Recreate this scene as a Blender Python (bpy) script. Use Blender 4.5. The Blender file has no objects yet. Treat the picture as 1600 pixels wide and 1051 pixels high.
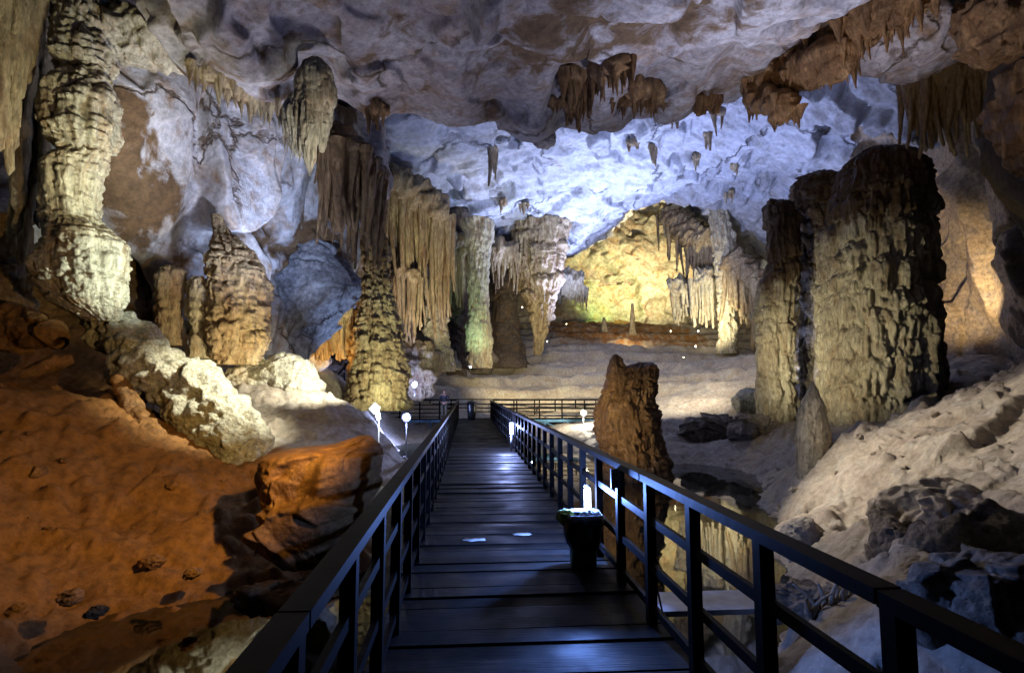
import bpy, math, random
import numpy as np
from mathutils import Matrix, Vector, Euler

random.seed(7)
S = bpy.context.scene
C = S.collection
R = math.radians

# ------------------------------------------------------------------ camera
F = 889.0                                   # focal length in photo pixels (1600 wide)
PITCH = math.atan(82.5 / F)
YAW = math.atan(70.0 / F * math.cos(PITCH))
CAMZ = 1.65
cam_d = bpy.data.cameras.new('camera')
cam = bpy.data.objects.new('camera', cam_d)
C.objects.link(cam)
cam.location = (0, 0, CAMZ)
cam.rotation_euler = (math.pi / 2 + PITCH, 0, -YAW)
cam_d.sensor_fit = 'HORIZONTAL'
cam_d.sensor_width = 36.0
cam_d.lens = 36.0 * F / 1600.0
cam_d.clip_start = 0.05
cam_d.clip_end = 500
S.camera = cam
CM = np.array(Euler(cam.rotation_euler).to_matrix())


def P(px, py, Y):
    """the point seen at photo pixel (px, py) that stands Y metres down the boardwalk"""
    d = CM @ np.array([(px - 800.0) / F, (525.5 - py) / F, -1.0])
    return np.array([0, 0, CAMZ]) + d * (Y / d[1])


def W(x, y, z):
    return np.array([x, y, z], float)


# ------------------------------------------------------------------ world, exposure
w = bpy.data.worlds.new('World')
S.world = w
w.use_nodes = True
bg = w.node_tree.nodes['Background']
bg.inputs[0].default_value = (0.5, 0.6, 1.0, 1)
bg.inputs[1].default_value = 0.002
S.view_settings.view_transform = 'Standard'
S.view_settings.look = 'None'
S.view_settings.exposure = 0.0
S.view_settings.gamma = 1.0
S.render.engine = 'CYCLES'
S.cycles.use_denoising = True
S.cycles.denoising_prefilter = 'ACCURATE'
S.cycles.use_light_tree = True
S.cycles.max_bounces = 4
S.cycles.diffuse_bounces = 1
S.cycles.glossy_bounces = 3
S.cycles.transmission_bounces = 3
S.cycles.sample_clamp_indirect = 3.0
S.cycles.caustics_reflective = False
S.cycles.caustics_refractive = False

WHITE = (1.0, 0.95, 0.88)
BLUE = (0.42, 0.52, 1.0)
PALEBLUE = (0.60, 0.70, 1.0)
WARM = (1.0, 0.74, 0.42)
AMBER = (1.0, 0.50, 0.14)
GREENISH = (0.80, 1.0, 0.72)


def spot(name, loc, target, power, color, cone=70, blend=0.6, radius=0.15):
    d = bpy.data.lights.new(name, 'SPOT')
    d.energy = power
    d.color = color
    d.spot_size = R(cone)
    d.spot_blend = blend
    d.shadow_soft_size = radius
    o = bpy.data.objects.new(name, d)
    C.objects.link(o)
    o.location = loc
    v = Vector(target) - Vector(loc)
    o.rotation_euler = v.to_track_quat('-Z', 'Y').to_euler()
    return o


def lamp(name, loc, power, color, radius=0.1):
    d = bpy.data.lights.new(name, 'POINT')
    d.energy = power
    d.color = color
    d.shadow_soft_size = radius
    o = bpy.data.objects.new(name, d)
    C.objects.link(o)
    o.location = loc
    return o


# the show lighting of the cave: floodlights behind rocks and columns, plus a few unseen added spots
spot('ceiling_floodlight', W(10.5, 43, 5.5), W(8, 43, 15), 12500, BLUE, 125, 0.9, 0.4)
spot('ceiling_floodlight', W(13, 33, 4.0), W(15, 36, 15), 9500, BLUE, 130, 0.9, 0.4)
spot('ceiling_floodlight', W(8.5, 36, 3.0), W(5.0, 37, 15), 6500, PALEBLUE, 100, 0.9, 0.4)
spot('ceiling_floodlight', W(7.5, 24, 2.0), W(8, 29, 14), 5500, BLUE, 110, 0.9, 0.4)
spot('ceiling_floodlight', W(6.5, 13, 1.5), W(7.2, 12.0, 10), 3400, (0.76, 0.78, 1.0), 92, 0.9, 0.4)
spot('ceiling_floodlight', W(-2.6, 16, 0.6), W(-4.5, 13, 10), 4800, (0.86, 0.80, 0.92), 90, 0.9, 0.4)
spot('wall_floodlight', P(520, 560, 12), P(330, 230, 16), 2900, (0.68, 0.76, 1.0), 62, 0.9, 0.2)
spot('wall_floodlight', P(470, 500, 17), P(420, 330, 20), 1500, (0.5, 0.64, 1.0), 90, 0.9, 0.3)
spot('slab_floodlight', W(-3.6, 21.6, 1.2), P(540, 480, 23), 500, (0.45, 0.62, 1.0), 60, 0.9, 0.1)
spot('column_floodlight', P(340, 470, 12.2), P(150, 370, 13), 800, (0.86, 1.0, 0.88), 80, 0.8, 0.06)
spot('column_floodlight', P(250, 420, 10.5), P(100, 60, 12.6), 800, (1.0, 0.93, 0.60), 80, 0.8, 0.06)
spot('formation_floodlight', P(395, 590, 14.0), P(350, 500, 16.3), 420, (1.0, 0.84, 0.48), 80, 0.8, 0.1)
spot('ridge_floodlight', P(480, 450, 12.0), P(330, 640, 13), 1300, (1.0, 0.98, 0.78), 66, 0.7, 0.06)
spot('boulder_floodlight', P(560, 540, 15.5), P(450, 620, 17.3), 900, (1.0, 0.97, 0.80), 90, 0.7, 0.06)
spot('mud_floodlight', W(-1.2, 6.4, 1.9), P(190, 660, 10.8), 760, (1.0, 0.62, 0.20), 100, 0.9, 0.04)
spot('passage_floodlight', P(520, 582, 24.4), P(522, 525, 26), 200, (1.0, 0.50, 0.10), 110, 0.8, 0.05)
spot('drapery_fill', P(560, 330, 11.5), P(480, 180, 13.4), 330, (1.0, 0.95, 0.82), 40, 0.9, 0.05)  # added unseen spot, brightens the hanging chandelier
spot('rock_fill', W(2.6, 9.5, 2.2), P(1430, 900, 6), 170, (1.0, 0.82, 0.62), 60, 0.9, 0.05)  # added warm fill for the lower right rocks, no fitting there
spot('cone_floodlight', P(610, 670, 21), P(592, 540, 26), 1700, (0.97, 1.0, 0.6), 70, 0.9, 0.15)
spot('pipe_floodlight', P(690, 590, 25), P(660, 430, 31), 2300, (1.0, 0.86, 0.6), 60, 0.9, 0.15)
spot('pillar_floodlight', P(735, 580, 35), P(748, 480, 38), 560, (0.55, 1.0, 0.62), 60, 0.9, 0.1)
spot('back_floodlight', P(1050, 440, 57), P(1000, 390, 66), 12000, (1.0, 0.86, 0.50), 130, 0.9, 0.2)
spot('back_floodlight', P(960, 480, 61), P(950, 460, 67), 1500, (0.60, 1.0, 0.32), 130, 0.9, 0.3)
spot('drape_floodlight', P(1110, 540, 42), P(1100, 450, 50), 5000, (1.0, 0.90, 0.60), 80, 0.9, 0.2)
spot('drape_floodlight', P(830, 560, 39), P(850, 450, 45), 600, (1.0, 0.92, 0.6), 60, 0.9, 0.1)
spot('terrace_floodlight', W(3.0, 30, 2.9), P(900, 590, 44), 3800, (1.0, 0.86, 0.52), 110, 0.9, 0.1)
spot('terrace_floodlight', W(11, 27, 3.9), P(1060, 610, 36), 3000, (1.0, 0.90, 0.70), 110, 0.9, 0.1)
spot('terrace_lamp', P(985, 525, 50), P(1000, 545, 56), 500, (1.0, 0.72, 0.3), 150, 0.9, 0.1)
spot('column_floodlight', P(1080, 680, 17.5), P(1340, 510, 20), 2000, (1.0, 0.91, 0.64), 56, 0.9, 0.06)
spot('column_floodlight', P(1150, 650, 17.5), P(1210, 560, 22), 700, (1.0, 0.95, 0.7), 55, 0.9, 0.15)
spot('gap_floodlight', P(1258, 650, 20.8), P(1268, 420, 22.2), 800, BLUE, 30, 0.9, 0.05)
spot('wall_floodlight', P(1515, 500, 22), P(1490, 420, 27.5), 2400, (1.0, 0.78, 0.48), 75, 0.9, 0.1)
spot('wall_floodlight', P(1480, 450, 11), P(1570, 80, 13), 240, (1.0, 0.70, 0.32), 60, 0.9, 0.15)
spot('mound_spot', W(4.4, 12.5, 3.2), P(1480, 720, 9.5), 1500, (1.0, 0.88, 0.72), 90, 0.9, 0.05)  # unseen spot hung in open air to light the right mound
spot('stump_floodlight', P(860, 700, 15), P(975, 650, 18.5), 560, (1.0, 0.78, 0.36), 60, 0.9, 0.05)
spot('band_floodlight', P(1290, 300, 10), P(1290, 110, 15), 420, (1.0, 0.64, 0.26), 60, 0.9, 0.1)

# ------------------------------------------------------------------ noise
rng = np.random.RandomState(11)
PERM = rng.permutation(256)
PERM = np.concatenate([PERM, PERM, PERM]).astype(np.int32)
G = rng.normal(size=(256, 3))
G /= np.linalg.norm(G, axis=1)[:, None]
G = G.astype(np.float32)
RND = rng.rand(256, 4).astype(np.float32)


def perlin(p):
    p = np.asarray(p, np.float32)
    i = np.floor(p).astype(np.int32)
    f = p - i
    u = f * f * f * (f * (f * 6 - 15) + 10)
    i &= 255
    out = 0
    for dx in (0, 1):
        hx = PERM[(i[..., 0] + dx) & 255]
        wx = u[..., 0] if dx else 1 - u[..., 0]
        for dy in (0, 1):
            hy = PERM[hx + ((i[..., 1] + dy) & 255)]
            wy = u[..., 1] if dy else 1 - u[..., 1]
            for dz in (0, 1):
                h = PERM[hy + ((i[..., 2] + dz) & 255)]
                g = G[h]
                d = g[..., 0] * (f[..., 0] - dx) + g[..., 1] * (f[..., 1] - dy) + g[..., 2] * (f[..., 2] - dz)
                wz = u[..., 2] if dz else 1 - u[..., 2]
                out = out + wx * wy * wz * d
    return out * 1.5


def fbm(p, o=4, gain=0.5, ridged=False):
    a, s, t = 1.0, 0, 0
    p = np.asarray(p, np.float32)
    for k in range(o):
        n = perlin(p + 17.3 * k)
        if ridged:
            n = 1 - 2 * np.abs(n)
        s = s + a * n
        t += a
        a *= gain
        p = p * 2.03
    return s / t


def worley(p):
    """F1, F2, hash of the nearest cell, offset from its point"""
    p = np.asarray(p, np.float32)
    i = np.floor(p).astype(np.int32)
    f = p - i
    F1 = np.full(p.shape[:-1], 9, np.float32)
    F2 = F1.copy()
    H = np.zeros(p.shape[:-1], np.int32)
    O = np.zeros(p.shape, np.float32)
    for dx in (-1, 0, 1):
        hx = PERM[(i[..., 0] + dx) & 255]
        for dy in (-1, 0, 1):
            hy = PERM[hx + ((i[..., 1] + dy) & 255)]
            for dz in (-1, 0, 1):
                h = PERM[hy + ((i[..., 2] + dz) & 255)]
                c = RND[h][..., :3] + np.array([dx, dy, dz], np.float32) - f
                d = (c ** 2).sum(-1)
                m = d < F1
                F2 = np.where(m, F1, np.minimum(F2, d))
                F1 = np.where(m, d, F1)
                H = np.where(m, h, H)
                O = np.where(m[..., None], -c, O)
    return np.sqrt(F1), np.sqrt(F2), H, O


def facets(p, tilt=1.0, k=34.0):
    """broken slabs: every cell a plane of its own tilt, met in worn edges"""
    p = np.asarray(p, np.float32)
    i = np.floor(p).astype(np.int32)
    f = p - i
    num = np.zeros(p.shape[:-1], np.float32)
    den = num + 1e-12
    for dx in (-1, 0, 1):
        hx = PERM[(i[..., 0] + dx) & 255]
        for dy in (-1, 0, 1):
            hy = PERM[hx + ((i[..., 1] + dy) & 255)]
            for dz in (-1, 0, 1):
                h = PERM[hy + ((i[..., 2] + dz) & 255)]
                c = RND[h][..., :3] + np.array([dx, dy, dz], np.float32) - f
                w_ = np.exp(-k * (c ** 2).sum(-1))
                num += w_ * ((RND[h][..., 3] - 0.5) - tilt * (G[h] * c).sum(-1))
                den += w_
    return num / den


def sstep(a, b, x):
    t = np.clip((x - a) / (b - a), 0, 1)
    return t * t * (3 - 2 * t)


# ------------------------------------------------------------------ mesh builder
class MB:
    def __init__(s):
        s.v, s.q, s.a, s.n = [], [], [], 0

    def grid(s, V, closed=False, attr=None, flip=False):
        V = np.asarray(V, np.float32)
        nv, nu = V.shape[:2]
        idx = np.arange(nv * nu).reshape(nv, nu) + s.n
        if closed:
            idx = np.concatenate([idx, idx[:, :1]], 1)
        a, b, c, d = idx[:-1, :-1], idx[:-1, 1:], idx[1:, 1:], idx[1:, :-1]
        q = np.stack([a, d, c, b] if flip else [a, b, c, d], -1).reshape(-1, 4)
        s.v.append(V.reshape(-1, 3))
        s.q.append(q)
        s.a.append(np.zeros(nv * nu, np.float32) if attr is None else np.asarray(attr, np.float32).reshape(-1))
        s.n += nv * nu

    def raw(s, V, Q, val=0.0):
        V = np.asarray(V, np.float32)
        s.v.append(V)
        s.q.append(np.asarray(Q) + s.n)
        s.a.append(np.full(len(V), val, np.float32))
        s.n += len(V)

    def box(s, c, size, M=None, taper=1.0, val=0.0):
        x, y, z = [k / 2 for k in size]
        V = np.array([[sx * x * (taper if sz > 0 else 1), sy * y * (taper if sz > 0 else 1), sz * z]
                      for sz in (-1, 1) for sy in (-1, 1) for sx in (-1, 1)])
        if M is not None:
            V = V @ np.asarray(M).T
        s.raw(V + np.asarray(c), [[0, 2, 3, 1], [4, 5, 7, 6], [0, 1, 5, 4], [1, 3, 7, 5], [3, 2, 6, 7], [2, 0, 4, 6]], val)

    def bar(s, a, b, wd, ht, up=(0, 0, 1)):
        """a rectangular bar from a to b"""
        a, b = np.asarray(a, float), np.asarray(b, float)
        y = b - a
        L = np.linalg.norm(y)
        y = y / L
        x = np.cross(y, up)
        if np.linalg.norm(x) < 1e-3:
            x = np.array([1.0, 0, 0])
        x /= np.linalg.norm(x)
        z = np.cross(x, y)
        s.box((a + b) / 2, (wd, L, ht), np.stack([x, y, z], 1))

    def tube(s, pts, rad, n=12, cap=True):
        pts = [np.asarray(p, float) for p in pts]
        rad = rad if hasattr(rad, '__len__') else [rad] * len(pts)
        if cap:
            pts = [pts[0]] + pts + [pts[-1]]
            rad = [1e-4] + list(rad) + [1e-4]
        rings = []
        for i, p in enumerate(pts):
            j = min(max(i, 1), len(pts) - 2) if cap else i
            t = pts[min(j + 1, len(pts) - 1)] - pts[max(j - 1, 0)]
            t = t / (np.linalg.norm(t) + 1e-9)
            u = np.cross(t, (0.0, 1.0, 0.05) if abs(t[1]) < 0.9 else (1.0, 0, 0))
            u /= np.linalg.norm(u)
            v = np.cross(t, u)
            a = np.linspace(0, 2 * math.pi, n, endpoint=False)
            rings.append(p + rad[i] * (np.cos(a)[:, None] * u + np.sin(a)[:, None] * v))
        s.grid(np.array(rings), True)

    def build(s, name, m, parent=None, smooth=True):
        V = np.concatenate(s.v).astype(np.float32)
        Q = np.concatenate(s.q).astype(np.int32)
        off = np.zeros(3, np.float32)
        if parent is None:
            off = np.array([(V[:, 0].min() + V[:, 0].max()) / 2, (V[:, 1].min() + V[:, 1].max()) / 2, V[:, 2].min()], np.float32)
        V = V - off
        me = bpy.data.meshes.new(name)
        me.vertices.add(len(V))
        me.vertices.foreach_set('co', V.ravel())
        me.loops.add(Q.size)
        me.loops.foreach_set('vertex_index', Q.ravel())
        me.polygons.add(len(Q))
        me.polygons.foreach_set('loop_start', np.arange(0, Q.size, 4, dtype=np.int32))
        me.polygons.foreach_set('use_smooth', np.full(len(Q), smooth))
        at = me.attributes.new('stain_shade', 'FLOAT', 'POINT')  # carries stains, mud, board tone and painted-in shade
        at.data.foreach_set('value', np.concatenate(s.a))
        me.update(calc_edges=True)
        me.materials.append(m)
        o = bpy.data.objects.new(name, me)
        C.objects.link(o)
        if parent is not None:
            o.parent = parent
            o.matrix_parent_inverse = Matrix.Translation(-Vector(parent.location))
        else:
            o.location = [float(k) for k in off]
        return o


def tag(o, label, cat, group=None, kind=None):
    o['label'] = label
    if cat:
        o['category'] = cat
    if group:
        o['group'] = group
    if kind:
        o['kind'] = kind
    return o


def empty(name, loc, label, cat, group=None):
    o = bpy.data.objects.new(name, None)
    C.objects.link(o)
    o.location = [float(k) for k in loc]
    return tag(o, label, cat, group)


# ------------------------------------------------------------------ materials
def nodes(name):
    m = bpy.data.materials.new(name)
    m.use_nodes = True
    nt = m.node_tree
    return m, nt, nt.nodes['Principled BSDF']


def rock(name, c1, c2, c3, stain_shade=(0.16, 0.09, 0.04), vor=0.35, speck=1.0, det=10, scale=1.0, bump=0.5, rough=0.75, dist=0.04, streak=0.0, spec=0.35, crack=0.0, ripple=0.0):
    m, nt, b = nodes(name)
    N, L = nt.nodes.new, nt.links.new
    tc = N('ShaderNodeNewGeometry')
    mp = N('ShaderNodeMapping')
    L(tc.outputs['Position'], mp.inputs['Vector'])
    mp.inputs['Scale'].default_value = (scale, scale, scale * (0.25 if streak else 1))

    def noise(sc, det, rg=0.6, dstn=0.0):
        n = N('ShaderNodeTexNoise')
        n.inputs['Scale'].default_value = sc
        n.inputs['Detail'].default_value = det
        n.inputs['Roughness'].default_value = rg
        n.inputs['Distortion'].default_value = dstn
        L(mp.outputs[0], n.inputs['Vector'])
        return n

    def ramp(src, a, bb, ca=(0, 0, 0, 1), cb=(1, 1, 1, 1)):
        r = N('ShaderNodeValToRGB')
        r.color_ramp.elements[0].position = a
        r.color_ramp.elements[1].position = bb
        r.color_ramp.elements[0].color = ca
        r.color_ramp.elements[1].color = cb
        L(src, r.inputs[0])
        return r

    def mix(fac, a, bb, mode='MIX'):
        x = N('ShaderNodeMix')
        x.data_type = 'RGBA'
        x.blend_type = mode
        for k, s_ in ((0, fac), (6, a), (7, bb)):
            if hasattr(s_, 'links') or hasattr(s_, 'node'):
                L(s_, x.inputs[k])
            elif k == 0:
                x.inputs[0].default_value = s_
            else:
                x.inputs[k].default_value = (*s_, 1)
        return x.outputs[2]

    n1 = noise(0.55, 6, 0.6, 0.6)
    n2 = noise(1.9, 8, 0.65, 0.4)
    n3 = noise(7.0, 6, 0.7)
    col = mix(ramp(n1.outputs[0], 0.38, 0.62).outputs[0], c1, c2)
    col = mix(ramp(n2.outputs[0], 0.48, 0.68).outputs[0], col, c3)
    sp = ramp(n3.outputs[0], 0.36, 0.64, (*[1 - 0.45 * speck] * 3, 1), (*[1 + 0.3 * speck] * 3, 1))
    col = mix(1.0, col, sp.outputs[0], 'MULTIPLY')
    at = N('ShaderNodeAttribute')
    at.attribute_name = 'stain_shade'
    ad = N('ShaderNodeMath')
    ad.operation = 'MULTIPLY_ADD'
    L(n2.outputs[0], ad.inputs[0])
    ad.inputs[1].default_value = 1.8
    ad.inputs[2].default_value = -0.9
    ad2 = N('ShaderNodeMath')
    ad2.operation = 'ADD'
    L(at.outputs['Fac'], ad2.inputs[0])
    L(ad.outputs[0], ad2.inputs[1])
    st = mix(ramp(n3.outputs[0], 0.4, 0.65).outputs[0], stain_shade, tuple(k * 0.5 for k in stain_shade))
    col = mix(ramp(ad2.outputs[0], 0.35, 0.65).outputs[0], col, st)
    if crack:
        ds = noise(1.3, 5, 0.6)
        va = N('ShaderNodeVectorMath')
        va.operation = 'SCALE'
        va.inputs['Scale'].default_value = 1.1
        L(ds.outputs['Color'], va.inputs[0])
        vb = N('ShaderNodeVectorMath')
        vb.operation = 'ADD'
        L(mp.outputs[0], vb.inputs[0])
        L(va.outputs[0], vb.inputs[1])
        ve = N('ShaderNodeTexVoronoi')
        ve.feature = 'DISTANCE_TO_EDGE'
        ve.inputs['Scale'].default_value = crack
        L(vb.outputs[0], ve.inputs['Vector'])
        cr = ramp(ve.outputs['Distance'], 0.0, 0.018)
        gate = ramp(n1.outputs[0], 0.46, 0.56)
        mx = N('ShaderNodeMath')
        mx.operation = 'MAXIMUM'
        L(cr.outputs[0], mx.inputs[0])
        L(gate.outputs[0], mx.inputs[1])
        crk = mx.outputs[0]
        col = mix(crk, tuple(k * 0.35 for k in c3), col)
    L(col, b.inputs['Base Color'])
    b.inputs['Specular IOR Level'].default_value = spec
    rr = N('ShaderNodeMapRange')
    L(n2.outputs[0], rr.inputs[0])
    rr.inputs[3].default_value = rough - 0.22
    rr.inputs[4].default_value = min(1, rough + 0.2)
    L(rr.outputs[0], b.inputs['Roughness'])
    # relief too fine for the mesh
    nb = noise(5.0 if det > 7 else 1.6, det, 0.72 if det > 7 else 0.6)
    vo = N('ShaderNodeTexVoronoi')
    vo.feature = 'SMOOTH_F1' if hasattr(vo, 'feature') else 'F1'
    vo.inputs['Scale'].default_value = 9.0
    L(mp.outputs[0], vo.inputs['Vector'])
    mm = N('ShaderNodeMath')
    mm.operation = 'MULTIPLY_ADD'
    L(vo.outputs['Distance'], mm.inputs[0])
    mm.inputs[1].default_value = -vor
    L(nb.outputs[0], mm.inputs[2])
    bp = N('ShaderNodeBump')
    bp.inputs['Strength'].default_value = bump
    bp.inputs['Distance'].default_value = dist
    if ripple:
        wv = N('ShaderNodeTexWave')
        wv.bands_direction = 'Z'
        wv.wave_profile = 'SAW'
        wv.inputs['Scale'].default_value = ripple
        wv.inputs['Distortion'].default_value = 7.0
        wv.inputs['Detail'].default_value = 4.0
        wv.inputs['Detail Scale'].default_value = 1.6
        wv.inputs['Detail Roughness'].default_value = 0.65
        L(tc.outputs['Position'], wv.inputs['Vector'])
        wa = N('ShaderNodeMath')
        wa.operation = 'MULTIPLY_ADD'
        L(wv.outputs['Fac'], wa.inputs[0])
        wa.inputs[1].default_value = 0.55
        L(mm.outputs[0], wa.inputs[2])
        mm = wa
    if crack:
        ma = N('ShaderNodeMath')
        ma.operation = 'MULTIPLY_ADD'
        L(crk, ma.inputs[0])
        ma.inputs[1].default_value = 0.6
        L(mm.outputs[0], ma.inputs[2])
        L(ma.outputs[0], bp.inputs['Height'])
    else:
        L(mm.outputs[0], bp.inputs['Height'])
    L(bp.outputs[0], b.inputs['Normal'])
    return m


def plain(name, col, rough=0.5, metal=0.0, var=0.25, scale=6, bump=0.2, emit=None, power=0):
    m, nt, b = nodes(name)
    N, L = nt.nodes.new, nt.links.new
    g = N('ShaderNodeNewGeometry')
    n = N('ShaderNodeTexNoise')
    n.inputs['Scale'].default_value = scale
    n.inputs['Detail'].default_value = 6
    L(g.outputs['Position'], n.inputs['Vector'])
    r = N('ShaderNodeValToRGB')
    r.color_ramp.elements[0].position = 0.3
    r.color_ramp.elements[1].position = 0.7
    r.color_ramp.elements[0].color = (*[k * (1 - var) for k in col], 1)
    r.color_ramp.elements[1].color = (*[min(1, k * (1 + var)) for k in col], 1)
    L(n.outputs[0], r.inputs[0])
    L(r.outputs[0], b.inputs['Base Color'])
    b.inputs['Roughness'].default_value = rough
    b.inputs['Metallic'].default_value = metal
    bp = N('ShaderNodeBump')
    bp.inputs['Strength'].default_value = bump
    bp.inputs['Distance'].default_value = 0.005
    L(n.outputs[0], bp.inputs['Height'])
    L(bp.outputs[0], b.inputs['Normal'])
    if emit:
        b.inputs['Emission Color'].default_value = (*emit, 1)
        b.inputs['Emission Strength'].default_value = power
    return m


M_CEIL = rock('limestone ceiling', (0.46, 0.45, 0.50), (0.30, 0.27, 0.29), (0.26, 0.18, 0.12), stain_shade=(0.15, 0.095, 0.055), vor=0.0, speck=0.8, det=9, scale=0.75, bump=0.8, rough=0.8, dist=0.12, crack=0.22)
M_CEILFAR = rock('pale limestone', (0.60, 0.61, 0.66), (0.50, 0.51, 0.56), (0.40, 0.39, 0.38), stain_shade=(0.36, 0.27, 0.19), vor=0.0, speck=0.5, det=9, scale=0.42, bump=0.9, rough=0.85, dist=0.26, crack=0.3)
M_WALL = rock('limestone wall', (0.56, 0.55, 0.60), (0.46, 0.42, 0.40), (0.34, 0.23, 0.15), stain_shade=(0.17, 0.10, 0.05), vor=0.0, speck=0.7, det=9, scale=0.7, bump=0.8, rough=0.75, dist=0.12, crack=0.3)
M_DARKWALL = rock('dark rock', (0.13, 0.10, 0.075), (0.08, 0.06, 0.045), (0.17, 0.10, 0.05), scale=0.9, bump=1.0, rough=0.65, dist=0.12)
M_CREAM = rock('cream dripstone', (0.58, 0.52, 0.38), (0.42, 0.38, 0.28), (0.34, 0.24, 0.14), scale=1.6, bump=1.0, rough=0.6, dist=0.09, streak=1, ripple=1.5)
M_TAN = rock('tan dripstone', (0.44, 0.35, 0.21), (0.30, 0.22, 0.13), (0.20, 0.11, 0.055), stain_shade=(0.13, 0.075, 0.035), scale=1.6, bump=1.0, rough=0.55, dist=0.10, streak=1, ripple=1.1)
M_FLOW = rock('grey cream flowstone', (0.50, 0.44, 0.31), (0.36, 0.30, 0.20), (0.26, 0.18, 0.10), stain_shade=(0.12, 0.07, 0.03), scale=1.6, bump=1.0, rough=0.45, dist=0.10, streak=1, ripple=0.8)
M_BROWN = rock('brown dripstone', (0.22, 0.12, 0.05), (0.12, 0.065, 0.03), (0.34, 0.21, 0.10), scale=1.6, bump=1.0, rough=0.5, dist=0.10, streak=1, ripple=1.3)
M_MUD = rock('orange cave mud', (0.32, 0.155, 0.045), (0.17, 0.080, 0.026), (0.30, 0.16, 0.055), vor=0.05, speck=1.0, scale=1.2, bump=0.8, rough=0.5, dist=0.07)
M_SAND = rock('pale cave sediment', (0.44, 0.38, 0.30), (0.33, 0.27, 0.21), (0.42, 0.39, 0.33), stain_shade=(0.34, 0.155, 0.042), vor=0.03, speck=0.7, scale=1.0, bump=0.8, rough=0.65, dist=0.06)
M_WHITEROCK = rock('white calcite rock', (0.66, 0.62, 0.48), (0.50, 0.48, 0.38), (0.36, 0.32, 0.22), scale=2, bump=1.0, rough=0.6, dist=0.10)
M_GREYROCK = rock('grey rock', (0.30, 0.25, 0.19), (0.18, 0.145, 0.11), (0.38, 0.32, 0.25), scale=2, bump=1.0, rough=0.65, dist=0.10)


def wood_mat():
    m, nt, b = nodes('dark wet wood')
    N, L = nt.nodes.new, nt.links.new
    g = N('ShaderNodeNewGeometry')
    mp = N('ShaderNodeMapping')
    mp.inputs['Scale'].default_value = (1.5, 22, 10)
    L(g.outputs['Position'], mp.inputs[0])
    n = N('ShaderNodeTexNoise')
    n.inputs['Scale'].default_value = 3
    n.inputs['Detail'].default_value = 8
    L(mp.outputs[0], n.inputs['Vector'])
    n2 = N('ShaderNodeTexNoise')
    n2.inputs['Scale'].default_value = 1.7
    n2.inputs['Detail'].default_value = 5
    L(g.outputs['Position'], n2.inputs['Vector'])
    r = N('ShaderNodeValToRGB')
    r.color_ramp.elements[0].position = 0.35
    r.color_ramp.elements[1].position = 0.7
    r.color_ramp.elements[0].color = (0.004, 0.004, 0.004, 1)
    r.color_ramp.elements[1].color = (0.012, 0.011, 0.011, 1)
    L(n.outputs[0], r.inputs[0])
    at = N('ShaderNodeAttribute')
    at.attribute_name = 'stain_shade'
    hv = N('ShaderNodeHueSaturation')
    va = N('ShaderNodeMath')
    va.operation = 'MULTIPLY_ADD'
    L(at.outputs['Fac'], va.inputs[0])
    va.inputs[1].default_value = 1.5
    va.inputs[2].default_value = 0.5
    L(va.outputs[0], hv.inputs['Value'])
    L(r.outputs[0], hv.inputs['Color'])
    L(hv.outputs[0], b.inputs['Base Color'])
    mr = N('ShaderNodeMapRange')
    mr.inputs[1].default_value = 0.35
    mr.inputs[2].default_value = 0.65
    b.inputs['Specular IOR Level'].default_value = 0.10
    mr.inputs[3].default_value = 0.45
    mr.inputs[4].default_value = 0.75
    L(n2.outputs[0], mr.inputs[0])
    L(mr.outputs[0], b.inputs['Roughness'])
    bp = N('ShaderNodeBump')
    bp.inputs['Strength'].default_value = 0.5
    bp.inputs['Distance'].default_value = 0.006
    L(n.outputs[0], bp.inputs['Height'])
    L(bp.outputs[0], b.inputs['Normal'])
    return m


M_WOOD = wood_mat()
M_RAIL = plain('dark varnished timber', (0.005, 0.004, 0.004), 0.5, 0, 0.5, 9, 0.3)
M_RAIL.node_tree.nodes['Principled BSDF'].inputs['Specular IOR Level'].default_value = 0.05
M_STEEL = plain('blue painted steel', (0.10, 0.24, 0.40), 0.45, 0.2, 0.3)
M_BLACK = plain('black plastic bag', (0.010, 0.010, 0.012), 0.35, 0, 0.3, 12, 0.6)
M_GREEN = plain('green plastic', (0.02, 0.20, 0.03), 0.4)
M_YELLOW = plain('yellow green cloth', (0.55, 0.62, 0.10), 0.7)
M_WHITE = plain('white plastic', (0.62, 0.60, 0.58), 0.5, 0, 0.1)
M_PAPER = plain('wet paper', (0.55, 0.55, 0.52), 0.6, 0, 0.2)
M_GREYMETAL = plain('grey metal', (0.30, 0.31, 0.33), 0.4, 0.6)
M_SKIN = plain('skin', (0.40, 0.23, 0.15), 0.6)
M_CLOTH = plain('dark cloth', (0.025, 0.024, 0.03), 0.8)
M_TROUSER = plain('khaki cloth', (0.10, 0.09, 0.06), 0.8)
M_HAIR = plain('black hair', (0.012, 0.010, 0.009), 0.6)


def glow(name, col, power):
    return plain(name, (0.8, 0.8, 0.8), 0.4, 0, 0.02, 3, 0, col, power)


M_GLOWBLUE = glow('lit blue white lens', (0.35, 0.50, 1.0), 90)
M_GLOWWARM = glow('lit warm lens', (1.0, 0.85, 0.5), 22)
M_GLOWTUBE = glow('lit white tube', (0.75, 0.85, 1.0), 30)
M_GLOWDEEP = glow('lit deep blue tube', (0.25, 0.35, 1.0), 25)

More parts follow.
